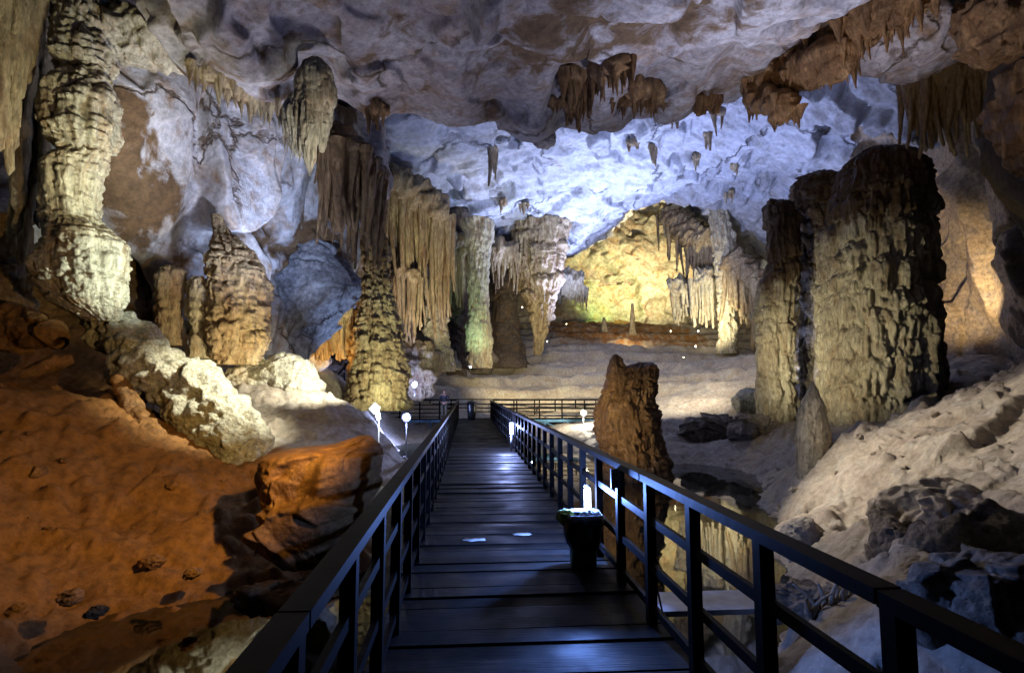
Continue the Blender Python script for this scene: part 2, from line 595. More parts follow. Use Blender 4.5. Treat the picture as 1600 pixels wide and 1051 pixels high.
mw, nt, b = nodes('still cave water')
b.inputs['Base Color'].default_value = (0.012, 0.016, 0.010, 1)
b.inputs['Roughness'].default_value = 0.03
b.inputs['IOR'].default_value = 1.6
b.inputs['Specular IOR Level'].default_value = 0.9
b.inputs['Alpha'].default_value = 0.88
g = nt.nodes.new('ShaderNodeNewGeometry')
n = nt.nodes.new('ShaderNodeTexNoise')
n.inputs['Scale'].default_value = 1.3
nt.links.new(g.outputs['Position'], n.inputs['Vector'])
bp = nt.nodes.new('ShaderNodeBump')
bp.inputs['Strength'].default_value = 0.05
bp.inputs['Distance'].default_value = 0.05
nt.links.new(n.outputs[0], bp.inputs['Height'])
nt.links.new(bp.outputs[0], b.inputs['Normal'])
M_WATER = mw


# ------------------------------------------------------------------ surfaces
def catmull(A, n):
    """A (k, ...) control values -> (n, ...) along axis 0"""
    A = np.asarray(A, float)
    k = len(A)
    t = np.linspace(0, k - 1, n)
    i = np.clip(np.floor(t).astype(int), 0, k - 2)
    f = (t - i).reshape((-1,) + (1,) * (A.ndim - 1))
    g = lambda j: A[np.clip(j, 0, k - 1)]
    p0, p1, p2, p3 = g(i - 1), g(i), g(i + 1), g(i + 2)
    p0 = np.where((i == 0).reshape(f.shape), 2 * p1 - p2, p0)
    p3 = np.where((i == k - 2).reshape(f.shape), 2 * p2 - p1, p3)
    return 0.5 * (2 * p1 + (p2 - p0) * f + (2 * p0 - 5 * p1 + 4 * p2 - p3) * f ** 2 + (3 * p1 - p0 - 3 * p2 + p3) * f ** 3)


def normals(V, closed=False):
    if closed:
        du = np.roll(V, -1, 1) - np.roll(V, 1, 1)
    else:
        du = np.gradient(V, axis=1)
    dv = np.gradient(V, axis=0)
    n = np.cross(du, dv)
    return n / (np.linalg.norm(n, axis=-1, keepdims=True) + 1e-9)


def sheet(rows, nu, nv, disp, toward=(0, 0, 1.65), stain_shade=None):
    """smooth surface through rows of points, pushed along its normal by disp(points)"""
    A = np.array([[np.asarray(p, float) for p in r] for r in rows])
    V = catmull(A, nv)
    V = np.swapaxes(catmull(np.swapaxes(V, 0, 1), nu), 0, 1)
    n = normals(V)
    s = np.sign(((np.array(toward) - V) * n).sum(-1).mean())
    n = n * s
    V = V + n * disp(V)[..., None]
    return V, (stain_shade(V) if stain_shade else None)


TH = [None, 1.0]


def tiers(z, w, H, A, seed, q):
    """stacked curtains: each a rounded cap over a fluted skirt that ends in a ragged hem"""
    th, Rm = TH
    n = max(3, int(round(2 * math.pi * Rm / w)))
    wa = perlin(q * 0.9 / w * 0.5 + seed) * 0.55 + 0.15 * perlin(q * 2.2 / w + seed)
    u = th / (2 * math.pi) * n + wa
    c = np.floor(u).astype(int) % n
    ul = (u - np.floor(u)) * 2 - 1
    r = RND[(c * 53 + int(seed * 7)) & 255]
    fine = perlin(q * np.array([9, 9, 0.7]) / max(w, 0.5) * 0.7 + seed)
    zz = z / (H * 1.0) + r[..., 0] * 1.7 + 0.30 * perlin(q * 0.8 / H + 7) + 0.10 * fine
    t = np.floor(zz).astype(int)
    f = zz - t
    jit = RND[(t * 31 + c * 17 + int(seed)) & 255][..., 1]
    rnd_ = np.sqrt(np.maximum(0, 1 - ul ** 2 * 0.96))
    cap = np.where(f > 0.72, np.sqrt(np.maximum(0, 1 - ((f - 0.72) / 0.28) ** 2)), 1.0)
    skirt = 0.72 + 0.28 * sstep(0.45, 0.75, f)
    hem = sstep(0.0, 0.07, f)
    fl = fine * 0.60 * sstep(0.75, 0.3, f)
    return A * (0.4 + 0.8 * jit) * rnd_ * cap * hem * (skirt + fl)


# detail recipes for dripstone; q = position on a plain cylinder round the axis, z height
def drip(q, H, A, flutef=3.0, flute=0.3, pop=0.0, popf=3.0, seed=0.0, vert=0.0, rag=1.0):
    q = q + seed
    fl = perlin(q * np.array([flutef, flutef, 0.30]))
    fl2 = perlin(q * np.array([flutef * 2.3, flutef * 2.3, 0.6]) + 5)
    low = perlin(q * np.array([0.6, 0.6, 0.5]) / max(H, 0.4) + 9)
    out = 0
    for (h, a, k) in ((H, A, 0.55 * rag), (H * 0.37, A * 0.42, 0.35 * rag)):
        zz = q[..., 2] / h + 1.6 * low + k * fl + 0.25 * k * fl2
        f = zz - np.floor(zz)
        jit = RND[np.floor(zz).astype(int) & 255][..., 3]
        prof = np.where(f < 0.10, f / 0.10, 1 - ((f - 0.10) / 0.90) ** 2.2)
        amp = sstep(-0.35, 0.25, perlin(q * 0.9 / h + np.array([3, 3, 3.0])))
        out = out + a * prof * (0.45 + 0.8 * jit) * (0.35 + 0.65 * amp)
        out = out + a * flute * (np.abs(fl) + 0.5 * np.abs(fl2)) * -1.3 * (1 - f)
    out = out + A * 0.9 * fbm(q * 0.7 + 3, 3)
    if pop:
        F1, F2, Hh, O = worley(q * popf + 0.4 * perlin(q * popf * 0.7)[..., None])
        out = out + pop * (1 - F1 * F1 * 1.6)
    if vert:
        # hanging fluted curtains that come and go, each ending in a ragged hem
        w_ = q * np.array([flutef * 1.25, flutef * 1.25, 0.55 / H]) + 0.5 * low[..., None]
        F1, F2, Hh, O = worley(w_)
        f = RND[Hh][..., 3]
        out = out + vert * (0.5 + f) * np.sqrt(np.maximum(0, 1 - F1 * 1.15)) * sstep(-0.5, 0.1, perlin(q * 0.6 / H + 40))
        out = out + vert * 0.35 * perlin(q * np.array([flutef * 4, flutef * 4, 0.5]))
    out = out + 0.02 * fbm(q * 7, 3)
    return out - out.mean()


def column_surface(rows, detail, step=0.045, depth=1.0, seed=0.0, nmax=420):
    """rows: (py, left px, right px, Y) from top to bottom; a body of revolution bent through them"""
    ctr, rad = [], []
    for (py, xl, xr, Y) in rows:
        ctr.append(P((xl + xr) / 2, py, Y))
        rad.append(np.linalg.norm(P(xr, py, Y) - P(xl, py, Y)) / 2)
    c = np.array([[*p, r] for p, r in zip(ctr, rad)])
    H = np.abs(np.diff(c[:, 2])).sum()
    n = int(np.clip(H / step, 30, nmax * 1.4))
    ts = catmull(c, n)
    # even spacing in height
    r = np.maximum(ts[:, 3], 0.01)
    m = int(np.clip(2 * math.pi * r.max() / step, 24, nmax))
    a = np.linspace(0, 2 * math.pi, m, endpoint=False)
    dirs = np.stack([np.cos(a), np.sin(a) * depth, 0 * a], -1)
    base = ts[:, None, :3] + dirs[None] * r[:, None, None]
    q = np.empty_like(base)
    q[...] = dirs[None] * r.mean() * 0.6 + dirs[None] * r[:, None, None] * 0.4
    q[..., 2] = base[..., 2]
    q[..., :2] += ts[0, :2]
    TH[0], TH[1] = np.repeat(a[None], n, 0), float(r.mean())
    d = detail(q)
    fade = np.minimum(1, r / (0.35 * r.max() + 1e-6))[:, None]
    V = base + dirs[None] * (d * fade)[..., None]
    # close the ends
    top = np.repeat(V[:1].mean(1, keepdims=True), m, 1)
    bot = np.repeat(V[-1:].mean(1, keepdims=True), m, 1)
    return np.concatenate([top, V, bot], 0)


def column(name, rows, m, label, cat, detail, group=None, stain_shade=None, **k):
    mb = MB()
    V = column_surface(rows, detail, **k)
    mb.grid(V, True, stain_shade(V) if stain_shade else None, flip=True)
    o = mb.build(name, m)
    tag(o, label, cat, group)
    return o


def cone_grid(base, L, r0, r1, seed, n=14, k=22, bend=0.05, bump=0.22):
    """one stalactite hanging L down from base (L < 0 stands up)"""
    t = np.linspace(0, 1, k)
    rs = np.random.RandomState(int(abs(seed * 9973)) % 99991)
    ax = rs.normal(size=2) * bend * abs(L)
    cx = base[0] + ax[0] * t ** 2
    cy = base[1] + ax[1] * t ** 2
    cz = base[2] - L * t
    r = r1 + (r0 - r1) * (1 - t) ** 1.15
    a = np.linspace(0, 2 * math.pi, n, endpoint=False)
    q = np.stack([np.cos(a)[None] * r[:, None] * 0 + np.cos(a)[None] * 1.3, np.sin(a)[None] * 1.3 + 0 * t[:, None],
                  (cz * 1.2)[:, None] + 0 * a[None]], -1) + seed * 3.1
    dd = 1 + bump * (perlin(q * np.array([1.4, 1.4, 0.8])) * 1.6 + perlin(q * np.array([2.5, 2.5, 3.5])))
    rr = r[:, None] * dd
    V = np.stack([cx[:, None] + np.cos(a)[None] * rr, cy[:, None] + np.sin(a)[None] * rr, np.repeat(cz[:, None], n, 1)], -1)
    tip = np.repeat(V[-1:].mean(1, keepdims=True), n, 1)
    tip[..., 2] -= L * 0.03
    return np.concatenate([V, tip], 0)


def fringe(mb, line, count, lens, rad, spread=0.3, seed=1, n=12, k=18, thick=0.35, power=1.0, base=True, up=0.1, along=1.0, blunt=0.12):
    """hanging spikes along a line of 3-D points, fused to a lumpy ledge"""
    rs = np.random.RandomState(seed)
    A = np.array(line)
    T = catmull(A, 200) if len(A) > 1 else np.repeat(A, 200, 0)
    for i in range(count):
        p = T[int(rs.rand() * 199)] + np.array([rs.normal() * spread, rs.normal() * spread, up + rs.rand() * 0.1])
        L = lens[0] + (lens[1] - lens[0]) * rs.rand() ** power
        r = (rad[0] + (rad[1] - rad[0]) * rs.rand())
        mb.grid(cone_grid(p, L, r, r * blunt, rs.rand() * 50, n, k), True)
    if base:
        a = np.linspace(0, 2 * math.pi, 40, endpoint=False)
        m = max(40, int(np.linalg.norm(np.diff(T, axis=0), axis=1).sum() / 0.06))
        T = catmull(A, min(m, 500))
        q = T[:, None] + np.stack([0 * a, np.cos(a), np.sin(a)], -1)[None] * thick
        f = np.minimum(1, np.minimum(np.arange(len(T)), np.arange(len(T))[::-1]) / (0.08 * len(T)) + 0.02)[:, None]
        d = thick * f * (1 + 0.7 * fbm(q * 1.6, 4) + 0.35 * (1 - worley(q * 3.2)[0]))
        u = np.gradient(T, axis=0)
        u /= np.linalg.norm(u, axis=1)[:, None] + 1e-9
        s1 = np.cross(u, (0, 0, 1.0))
        s1 /= np.linalg.norm(s1, axis=1)[:, None] + 1e-9
        s2 = np.cross(s1, u)
        V = T[:, None] + s1[:, None] * (np.cos(a)[None] * d)[..., None] + s2[:, None] * (np.sin(a)[None] * d * 1.1)[..., None]
        V[..., 2] += 0.12
        mb.grid(V, True)


def boulder(name, c, size, m, label, seed=0, n=110, facet=0.25, group=None, cat='boulder', rot=0.0, pop=0.0, freq=1.0, square=0.0):
    th = np.linspace(0, math.pi, n)
    ph = np.linspace(0, 2 * math.pi, int(n * 1.6), endpoint=False)
    d = np.stack([np.sin(th)[:, None] * np.cos(ph)[None], np.sin(th)[:, None] * np.sin(ph)[None], np.cos(th)[:, None] + 0 * ph[None]], -1)
    if square:
        e = 1 - square
        d = np.sign(d) * np.abs(d) ** e
    size = np.array(size, float)
    p = d * size / 2
    q = p / size.mean() * 2.2 * freq + seed * 7.7
    r = 1 + facet * facets(q, 0.9) + facet * 0.5 * facets(q * 2.3 + 4, 0.9) + 0.10 * fbm(q * 2, 4)
    if pop:
        r = r + pop * (1 - worley(q * 3)[0])
    V = p * r[..., None]
    cr, sr = math.cos(rot), math.sin(rot)
    V = V @ np.array([[cr, sr, 0], [-sr, cr, 0], [0, 0, 1.0]])
    mb = MB()
    mb.grid(V + np.asarray(c), True, flip=False)
    o = mb.build(name, m)
    tag(o, label, cat, group)
    return o


# ================================================================== SETTING
# ---- ground: one sheet through surveyed points
WZ = -1.2
pts = [
    # left mud bank
    P(130, 1030, 6.0), P(450, 885, 9.1), P(0, 900, 8), P(0, 750, 9.3), P(0, 610, 11), P(150, 625, 12), P(150, 750, 10), P(300, 770, 10.3),
    P(290, 880, 8.9), P(370, 800, 10.4), P(-200, 800, 7.5), P(-300, 600, 10), P(-200, 1000, 5.5), P(0, 650, 12.6), P(150, 660, 13.0), P(80, 600, 15), P(220, 620, 14.2),
    W(-3.1, 7.2, -1.8), W(-2.4, 9, -1.6), W(-4.0, 6.2, -1.7), W(-3.3, 8.6, -1.45), W(-3.6, 4.5, -1.7), W(-2.5, 5, -1.75), W(-1.6, 8, -1.7), W(-5, 3, -1.3), W(-7.5, 3, -0.2), W(-9, 0, 0.5), W(-12, 4, 3), W(-16, 10, 6), W(-16, 22, 8),
    # pale slope behind the spur
    P(400, 690, 14), P(490, 625, 17.5), P(570, 650, 17.5), P(635, 712, 15.5), P(520, 700, 13.5), P(600, 755, 11.5), P(430, 570, 21), P(350, 570, 18),
    P(500, 590, 30), P(450, 560, 34), P(560, 615, 27), P(610, 700, 23), P(690, 690, 27), W(-0.5, 16, -1.7), W(0.5, 10, -1.9), W(0.5, 3, -1.9), W(0.5, -5, -1.9),
    # terraces at the back
    P(680, 618, 35), P(800, 612, 37), P(800, 575, 46), P(700, 575, 42), P(900, 505, 62), P(1000, 520, 57), P(1090, 545, 52), P(880, 560, 46),
    P(950, 585, 42), P(1150, 560, 46), P(1000, 620, 35), P(900, 660, 33), P(820, 690, 30), P(1090, 655, 29), P(1160, 635, 29), P(1200, 560, 44), P(640, 560, 50),
    P(560, 480, 60), W(0, 78, 10), W(25, 75, 10), W(-25, 60, 12), W(-25, 40, 9), W(40, 50, 9),
    # pool on the right
    P(1080, 700, 26), P(1180, 700, 24), W(5, 22, -1.7), W(6, 16, -2.0), W(4.2, 11, -1.9), W(3.2, 7, -1.8), W(2.6, 3, -1.7), W(8, 19, -1.6), W(1.5, 24, -1.6),
    P(1060, 670, 26), W(7.2, 14.6, -1.7), W(6.0, 12, -1.7), W(5.2, 10.2, -1.6), W(8.4, 17.5, -1.7), W(8.8, 20, -1.6), W(4.4, 8.4, -1.6),
    W(-2.2, 18, -1.9), W(-2.6, 21, -2.0), W(-3.6, 25, -2.0), W(-3.4, 29, -1.6), W(-1.6, 13.5, -1.7), W(-2.0, 28, -1.9), W(2.5, 28, -1.9),
    # right mound
    P(1600, 588, 12), P(1400, 655, 14), P(1290, 700, 14), P(1245, 780, 12), P(1228, 850, 10.2), P(1600, 700, 8), P(1400, 780, 8.6),
    P(1600, 850, 5.6), P(1400, 875, 6.8), P(1300, 905, 7.6), P(1500, 1000, 4.2), P(1290, 1000, 5.6), W(6, 1, 0.2), W(9, 6, 2.2), W(14, 10, 3.5), W(8, -5, 1.5),
    P(1500, 640, 19), P(1380, 655, 19), P(1215, 660, 22), P(1330, 640, 24), P(1600, 600, 22), W(22, 22, 3), W(25, 35, 5),
]
pts = np.array(pts)


def tps(pts, X, Y, lam=0.02):
    n = len(pts)
    xy = pts[:, :2]
    d = np.linalg.norm(xy[:, None] - xy[None], axis=-1)
    K = np.where(d > 0, d ** 2 * np.log(d + 1e-9), 0) + np.eye(n) * lam * n
    A = np.zeros((n + 3, n + 3))
    A[:n, :n] = K
    A[:n, n] = 1
    A[:n, n + 1:] = xy
    A[n:, :n] = A[:n, n:].T
    s = np.linalg.solve(A, np.concatenate([pts[:, 2], np.zeros(3)]))
    Z = s[n] + s[n + 1] * X + s[n + 2] * Y
    for i in range(n):
        r2 = (X - xy[i, 0]) ** 2 + (Y - xy[i, 1]) ** 2
        Z = Z + s[i] * 0.5 * r2 * np.log(r2 + 1e-9)
    return Z


NY, NX = 860, 960
ty = np.linspace(0, 1, NY)
Yg = -6 + 9 * (np.exp(ty * math.log(1 + 86 / 9.0)) - 1)
sx = np.linspace(-1, 1, NX)
hw = 11 + 0.62 * np.maximum(Yg, 0)
Xg = 3 + sx[None] * hw[:, None] + 0.0 * Yg[:, None]
Yg = np.repeat(Yg[:, None], NX, 1)
Z = np.clip(tps(pts, Xg, Yg, 0.004), -2.4, 14)
p3 = np.stack([Xg, Yg, Z], -1)
near = sstep(40, 10, Yg)
bw = sstep(2.2, 0.8, np.abs(Xg - 0.4)) * sstep(33, 30, Yg)
sc = 0.35 + 0.65 * sstep(6, 30, Yg)
d = 0.32 * sc * fbm(p3 * 0.45, 5) + 0.12 * fbm(p3 * 1.6, 6, 0.6) * (0.6 + 0.4 * sc) + 0.10 * near * facets(p3 * 0.9, 0.9)
# pits and small lumps in the mud
F1, F2, Hh, O = worley(p3 * 1.7)
lump = (RND[Hh][..., 3] > 0.72) * np.maximum(0, 0.34 - F1) * 1.1
pit = (RND[Hh][..., 3] < 0.14) * np.maximum(0, 0.36 - F1) * 1.0
F1b, _, Hb, _ = worley(p3 * 5.5 + 3)
peb = (RND[Hb][..., 3] > 0.80) * np.maximum(0, 0.33 - F1b) * 0.28
d = d + (lump * 0.6 - pit * 0.9 + peb * 1.3) * near + 0.07 * near * fbm(p3 * 3.5, 4, 0.6, ridged=True) + 0.14 * near * fbm(p3 * np.array([0.9, 0.9, 1.5]) + 8, 3, ridged=True) * sstep(-2, -4, Xg)
# right mound: slabs
rm = sstep(2.5, 5.0, Xg) * sstep(18, 14, Yg)
d = d + rm * (0.42 * facets(p3 * 0.45 + 0.25 * fbm(p3, 3)[..., None], 0.8) + 0.05 * facets(p3 * 2.2 + 0.2 * fbm(p3 * 3, 2)[..., None], 0.9))
# terraced flowstone at the back
tr = sstep(31, 36, Yg)
zz = Z / 0.85 + 0.8 * fbm(p3 * 0.09, 3) + 0.10 * fbm(p3 * 0.5, 2)
f = zz - np.floor(zz)
d = d + tr * 0.85 * (sstep(0.70, 1.0, f) - f) * 1.05 + tr * 0.30 * fbm(p3 * np.array([0.35, 0.5, 0.5]), 5, ridged=True)
sl = sstep(19, 25, Yg) * sstep(4, 8, Xg)
d = d + sl * 0.35 * fbm(p3 * np.array([0.35, 0.9, 0.5]), 4, ridged=True)
Z = Z + d * (1 - 0.9 * bw)
Z = np.where(bw > 0.5, np.minimum(Z, -1.35), Z)
V = np.stack([Xg, Yg, Z], -1)
V_GROUND = V
st = np.maximum(sstep(-7.2, -8.0, Xg + 0.5 * fbm(p3 * 0.5, 2)) * sstep(19, 17, Yg), 0)  # mud colour, carried back to paint the recess under the column darker
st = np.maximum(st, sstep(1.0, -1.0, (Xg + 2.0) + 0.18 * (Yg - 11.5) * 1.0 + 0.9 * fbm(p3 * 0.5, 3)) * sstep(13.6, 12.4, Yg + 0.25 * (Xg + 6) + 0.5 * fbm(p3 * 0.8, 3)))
mud_back = sstep(49, 54, Yg) * sstep(8.3, 5, np.abs(Xg - 16) * 0.8) * 0.62
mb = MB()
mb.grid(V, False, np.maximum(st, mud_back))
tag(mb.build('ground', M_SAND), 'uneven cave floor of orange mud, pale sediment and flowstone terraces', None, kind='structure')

# ---- water
mb = MB()
xs, ys = np.meshgrid(np.linspace(-10, 16, 14), np.linspace(-6, 33, 20))
mb.grid(np.stack([xs, ys, 0 * xs + WZ], -1))
tag(mb.build('water', M_WATER), 'still dark pool water reflecting the lit columns', None, kind='structure')


def slabs(p, f=0.22, a=0.8, warp=0.7, k=60.0):
    w_ = np.stack([fbm(p * 0.25 + k, 3) for k in (0, 31, 77)], -1)
    return a * facets(p * f + warp * w_, 0.9, k)


# ---- near ceiling, ending in a broken lip
lip = [(-700, -350, 8), (-300, -300, 11), (60, -240, 13), (200, -120, 13.5), (272, 40, 13.4), (300, 105, 13.2), (350, 130, 13.8), (420, 165, 14.5), (520, 150, 15.5), (575, 176, 16), (620, 168, 16.4), (670, 180, 17), (720, 200, 17.6),
       (775, 184, 18), (840, 212, 18.4), (880, 178, 18.6), (930, 192, 19), (990, 160, 19), (1060, 178, 19), (1110, 158, 18.8), (1165, 152, 18.5), (1230, 98, 17), (1300, 42, 15.3), (1400, -20, 13.5), (1600, -150, 11),
       (2000, -300, 8)]
L3 = np.array([P(*k) for k in lip])
far2 = L3.copy(); far2[:, 2] += 3.5; far2[:, 1] += 4.0
far1 = L3.copy(); far1[:, 2] += 1.2; far1[:, 1] += 0.5
r1 = L3.copy(); r1[:, 1] *= 0.82; r1[:, 0] *= 0.92; r1[:, 2] = L3[:, 2] * 0.97 + 0.1
r2 = L3.copy(); r2[:, 1] *= 0.55; r2[:, 0] *= 0.85; r2[:, 2] = 9.7 + 0.1 * (L3[:, 2] - 10)
r3 = L3.copy(); r3[:, 1] *= 0.2; r3[:, 2] = 9.4
r4 = L3.copy(); r4[:, 1] = -8; r4[:, 2] = 9.0


def d_ceil(p):
    return 0.75 * slabs(p, 0.22, 1.0, 0.9) + 0.40 * slabs(p + 50, 0.6, 0.7, 0.5) + 0.25 * fbm(p * 0.6, 4)


FR = np.array([P(*k) for k in ((305, 112, 13.2), (345, 130, 13.6), (385, 158, 14.0), (435, 168, 14.0), (470, 130, 13.5), (420, 60, 12.8), (1170, 150, 17.3), (1205, 125, 16.7), (1240, 105, 16), (1275, 85, 15.3),
                               (1310, 60, 14.5), (1350, 38, 13.8), (1390, 15, 13), (1420, -5, 12.5), (885, 140, 17.8), (915, 135, 17.8), (940, 120, 17.5), (965, 110, 17.3), (985, 95, 17.1), (1010, 75, 16.5),
                               (1000, 145, 17.8), (1030, 150, 18), (1055, 50, 15), (590, 178, 15.6), (690, 90, 15), (730, 120, 16), (770, 150, 17), (640, 110, 15), (1105, 160, 18.2))])


def near_fringe(p, r0=0.5, r1=1.5):
    dm = np.full(p.shape[:-1], 99.0)
    for c in FR:
        dm = np.minimum(dm, np.linalg.norm(p - c, axis=-1))
    return sstep(r1, r0, dm + 0.6 * fbm(p * 1.1, 3))


V, st = sheet([r4, r3, r2, r1, L3, far1, far2], 760, 520, d_ceil, (0, 8, 0),
              lambda p: 0.70 * sstep(0.0, 0.4, fbm(p * 0.22 + 4, 3) + 0.10) * sstep(7.5, 3.5, np.abs(p[..., 0] - 0.5)) + 0.25 * fbm(p * 0.9, 3) + 0.7 * near_fringe(p, 0.2, 1.1))
V_NEAR = V
mb = MB(); mb.grid(V, False, st)
tag(mb.build('cave_ceiling', M_CEIL), 'low mottled grey and brown ceiling slab above the boardwalk', None, kind='structure')

# ---- high pale ceiling beyond the lip
rows = [
    [W(-16, 10, 16), W(-8, 12, 17), W(0, 14, 17), W(8, 14, 17), W(14, 12, 17), W(20, 10, 16), W(28, 8, 15)],
    [P(300, 100, 22), P(540, 160, 24), P(760, 150, 26), P(920, 150, 28), P(1150, 130, 28), P(1350, 90, 24), P(1650, 60, 18)],
    [P(380, 230, 27), P(540, 235, 28), P(750, 260, 33), P(900, 255, 36), P(1110, 250, 36), P(1290, 215, 31), P(1600, 190, 24)],
    [P(430, 290, 33), P(560, 315, 33), P(710, 350, 41), P(900, 345, 44), P(1035, 290, 46), P(1200, 325, 42), P(1500, 300, 32)],
    [P(450, 350, 38), P(620, 370, 40), P(740, 408, 48), P(900, 396, 52), P(1035, 304, 60), P(1165, 420, 54), P(1350, 480, 42)],
    [P(450, 320, 60), P(620, 360, 60), P(740, 400, 62), P(905, 370, 68), P(1035, 290, 72), P(1165, 420, 66), P(1350, 470, 55)],
]


def d_far(p):
    sk = np.stack([p[..., 0] + 0.6 * p[..., 1], p[..., 1] - 0.3 * p[..., 0], p[..., 2] * 1.4], -1)
    st_ = fbm(sk * np.array([0.14, 0.55, 0.3]), 5, ridged=True)
    return 0.8 * slabs(p, 0.11, 1.5, 0.9) + 0.55 * slabs(p + 20, 0.33, 0.8, 0.5) + 0.5 * st_ + 0.2 * fbm(p * 0.4, 4)


V, st = sheet(rows, 700, 520, d_far, (5, 30, 2), lambda p: 0.35 * sstep(0.15, 0.5, fbm(p * 0.12 + 9, 3)) + 0.1 * fbm(p, 2))
V_FAR = V
mb = MB(); mb.grid(V, False, st)
tag(mb.build('high_cave_ceiling', M_CEILFAR), 'high pale limestone ceiling washed in blue light over the far chamber', None, kind='structure')

# ---- left wall
rows = [
    [W(-12, -8, 14), P(-500, -400, 9), P(-60, -300, 14), P(200, -150, 15.5), P(300, 30, 17), P(430, 110, 19), P(520, 160, 22), P(590, 180, 27), P(600, 200, 36)],
    [W(-11, -8, 7), P(-500, 250, 8), P(-60, 200, 13.5), P(205, 180, 15), P(300, 200, 17), P(420, 240, 19), P(500, 270, 22), P(570, 290, 26), P(600, 300, 36)],
    [W(-12, -8, 4), P(-500, 400, 9), P(-60, 350, 15), P(200, 330, 16), P(300, 330, 17.5), P(410, 350, 20), P(480, 370, 22), P(560, 370, 25.5), P(600, 400, 36)],
    [W(-12, -8, 2), P(-500, 500, 11), P(-60, 440, 17), P(200, 430, 17), P(310, 430, 18.5), P(430, 430, 22), P(490, 430, 24), P(565, 440, 26), P(600, 440, 36)],
    [W(-12, -8, -3), P(-500, 700, 13), P(-60, 560, 19), P(220, 560, 18), P(320, 560, 19.5), P(420, 560, 22), P(470, 565, 24.5), P(535, 500, 27), P(600, 450, 37)],
    [W(-12, -8, -6), P(-500, 900, 13), P(-60, 760, 20), P(220, 760, 19), P(320, 700, 20.5), P(400, 620, 24), P(450, 560, 28), P(500, 490, 31), P(560, 430, 38)],
]


def d_left(p):
    v = np.stack([p[..., 0], p[..., 1], p[..., 2] * 0.45], -1)
    return 1.2 * slabs(v, 0.33, 1.2, 0.7) + 0.4 * slabs(v + 9, 0.8, 0.6, 0.4) + 0.2 * fbm(p * 0.5, 4)


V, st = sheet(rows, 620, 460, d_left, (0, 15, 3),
              lambda p: 0.85 * sstep(-0.05, 0.35, fbm(p * 0.25 + 14, 3)) + 1.0 * sstep(5.2, 3.6, p[..., 2]) * sstep(19.5, 16.5, p[..., 1]) + 0.15 * fbm(p, 2))  # brown patches; low near wall also painted dark for the shadowed recess
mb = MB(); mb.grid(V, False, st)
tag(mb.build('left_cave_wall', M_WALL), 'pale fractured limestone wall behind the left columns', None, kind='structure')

# ---- right wall
rows = [
    [P(1330, 90, 26), P(1420, 110, 23), P(1500, 90, 20), P(1620, 0, 14), P(1750, -50, 10), P(2300, 100, 5), W(14, -8, 10)],
    [P(1340, 200, 29), P(1440, 200, 26), P(1520, 190, 22), P(1620, 180, 15), P(1800, 200, 11), P(2400, 300, 5), W(15, -8, 7)],
    [P(1380, 350, 31), P(1460, 330, 29), P(1540, 340, 24), P(1620, 340, 18), P(1800, 360, 13), P(2500, 500, 5.5), W(15, -8, 4)],
    [P(1390, 480, 30), P(1470, 480, 28), P(1550, 480, 25), P(1640, 470, 20), P(1800, 470, 15), P(2500, 650, 6), W(15, -8, 1)],
    [P(1390, 640, 29), P(1470, 600, 27), P(1560, 600, 25), P(1650, 590, 22), P(1800, 590, 16), P(2500, 900, 6.5), W(15, -8, -3)],
    [P(1390, 760, 29), P(1470, 700, 27), P(1560, 700, 25), P(1650, 690, 22), P(1800, 690, 16), P(2500, 1100, 6.5), W(15, -8, -6)],
]
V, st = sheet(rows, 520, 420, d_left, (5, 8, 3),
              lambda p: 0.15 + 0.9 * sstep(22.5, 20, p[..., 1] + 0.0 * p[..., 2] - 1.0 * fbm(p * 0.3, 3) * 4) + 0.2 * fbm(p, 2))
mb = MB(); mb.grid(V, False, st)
tag(mb.build('right_cave_wall', rock('tan and black wall', (0.46, 0.35, 0.22), (0.36, 0.26, 0.17), (0.30, 0.25, 0.22), stain_shade=(0.11, 0.075, 0.05), scale=0.9, bump=0.6)),
    'dark right wall with a tan lit hollow beyond the tallest columns', None, kind='structure')

# ---- back wall and side closures
rows = []
for py, dy in ((230, 4), (330, 2), (390, 0), (450, -1), (520, -2), (640, -3)):
    rows.append([P(-100, py, 48 + dy), P(300, py, 52 + dy), P(560, py, 56 + dy), P(700, py, 60 + dy), P(820, py, 64 + dy), P(980, py, 68 + dy), P(1090, py, 66 + dy), P(1200, py, 58 + dy), P(1500, py, 48 + dy)])
V, st = sheet(rows, 620, 260, lambda p: slabs(p, 0.10, 2.0, 0.9) + 0.4 * slabs(p + 4, 0.4, 0.8, 0.5) + 0.3 * fbm(p * 0.4, 5), (5, 30, 5),
              lambda p: 0.75 * sstep(3, -2, p[..., 0] + 2 * fbm(p * 0.2, 2)) + 0.5 * sstep(0.3, 0.6, fbm(p * 0.16, 3)))
mb = MB(); mb.grid(V, False, st)
tag(mb.build('back_cave_wall', rock('cream back wall', (0.52, 0.46, 0.34), (0.42, 0.36, 0.26), (0.44, 0.27, 0.14), scale=0.4, bump=0.6, dist=0.12)),
    'cream back wall of the chamber lit yellow and green', None, kind='structure')

mb = MB()
a = np.linspace(0, 2 * math.pi, 60)
mb.grid(np.stack([np.stack([2 + 0 * a + 17 * np.cos(a), np.full_like(a, y), 5 + 10 * np.sin(a)], -1) for y in (-9.0,)] +
                 [np.stack([2 + 0.01 * np.cos(a), np.full_like(a, -9.0), 5 + 0.01 * np.sin(a)], -1)]))
tag(mb.build('rear_cave_wall', M_DARKWALL), 'dark rock closing the cave behind the viewer', None, kind='structure')

exec_later = []
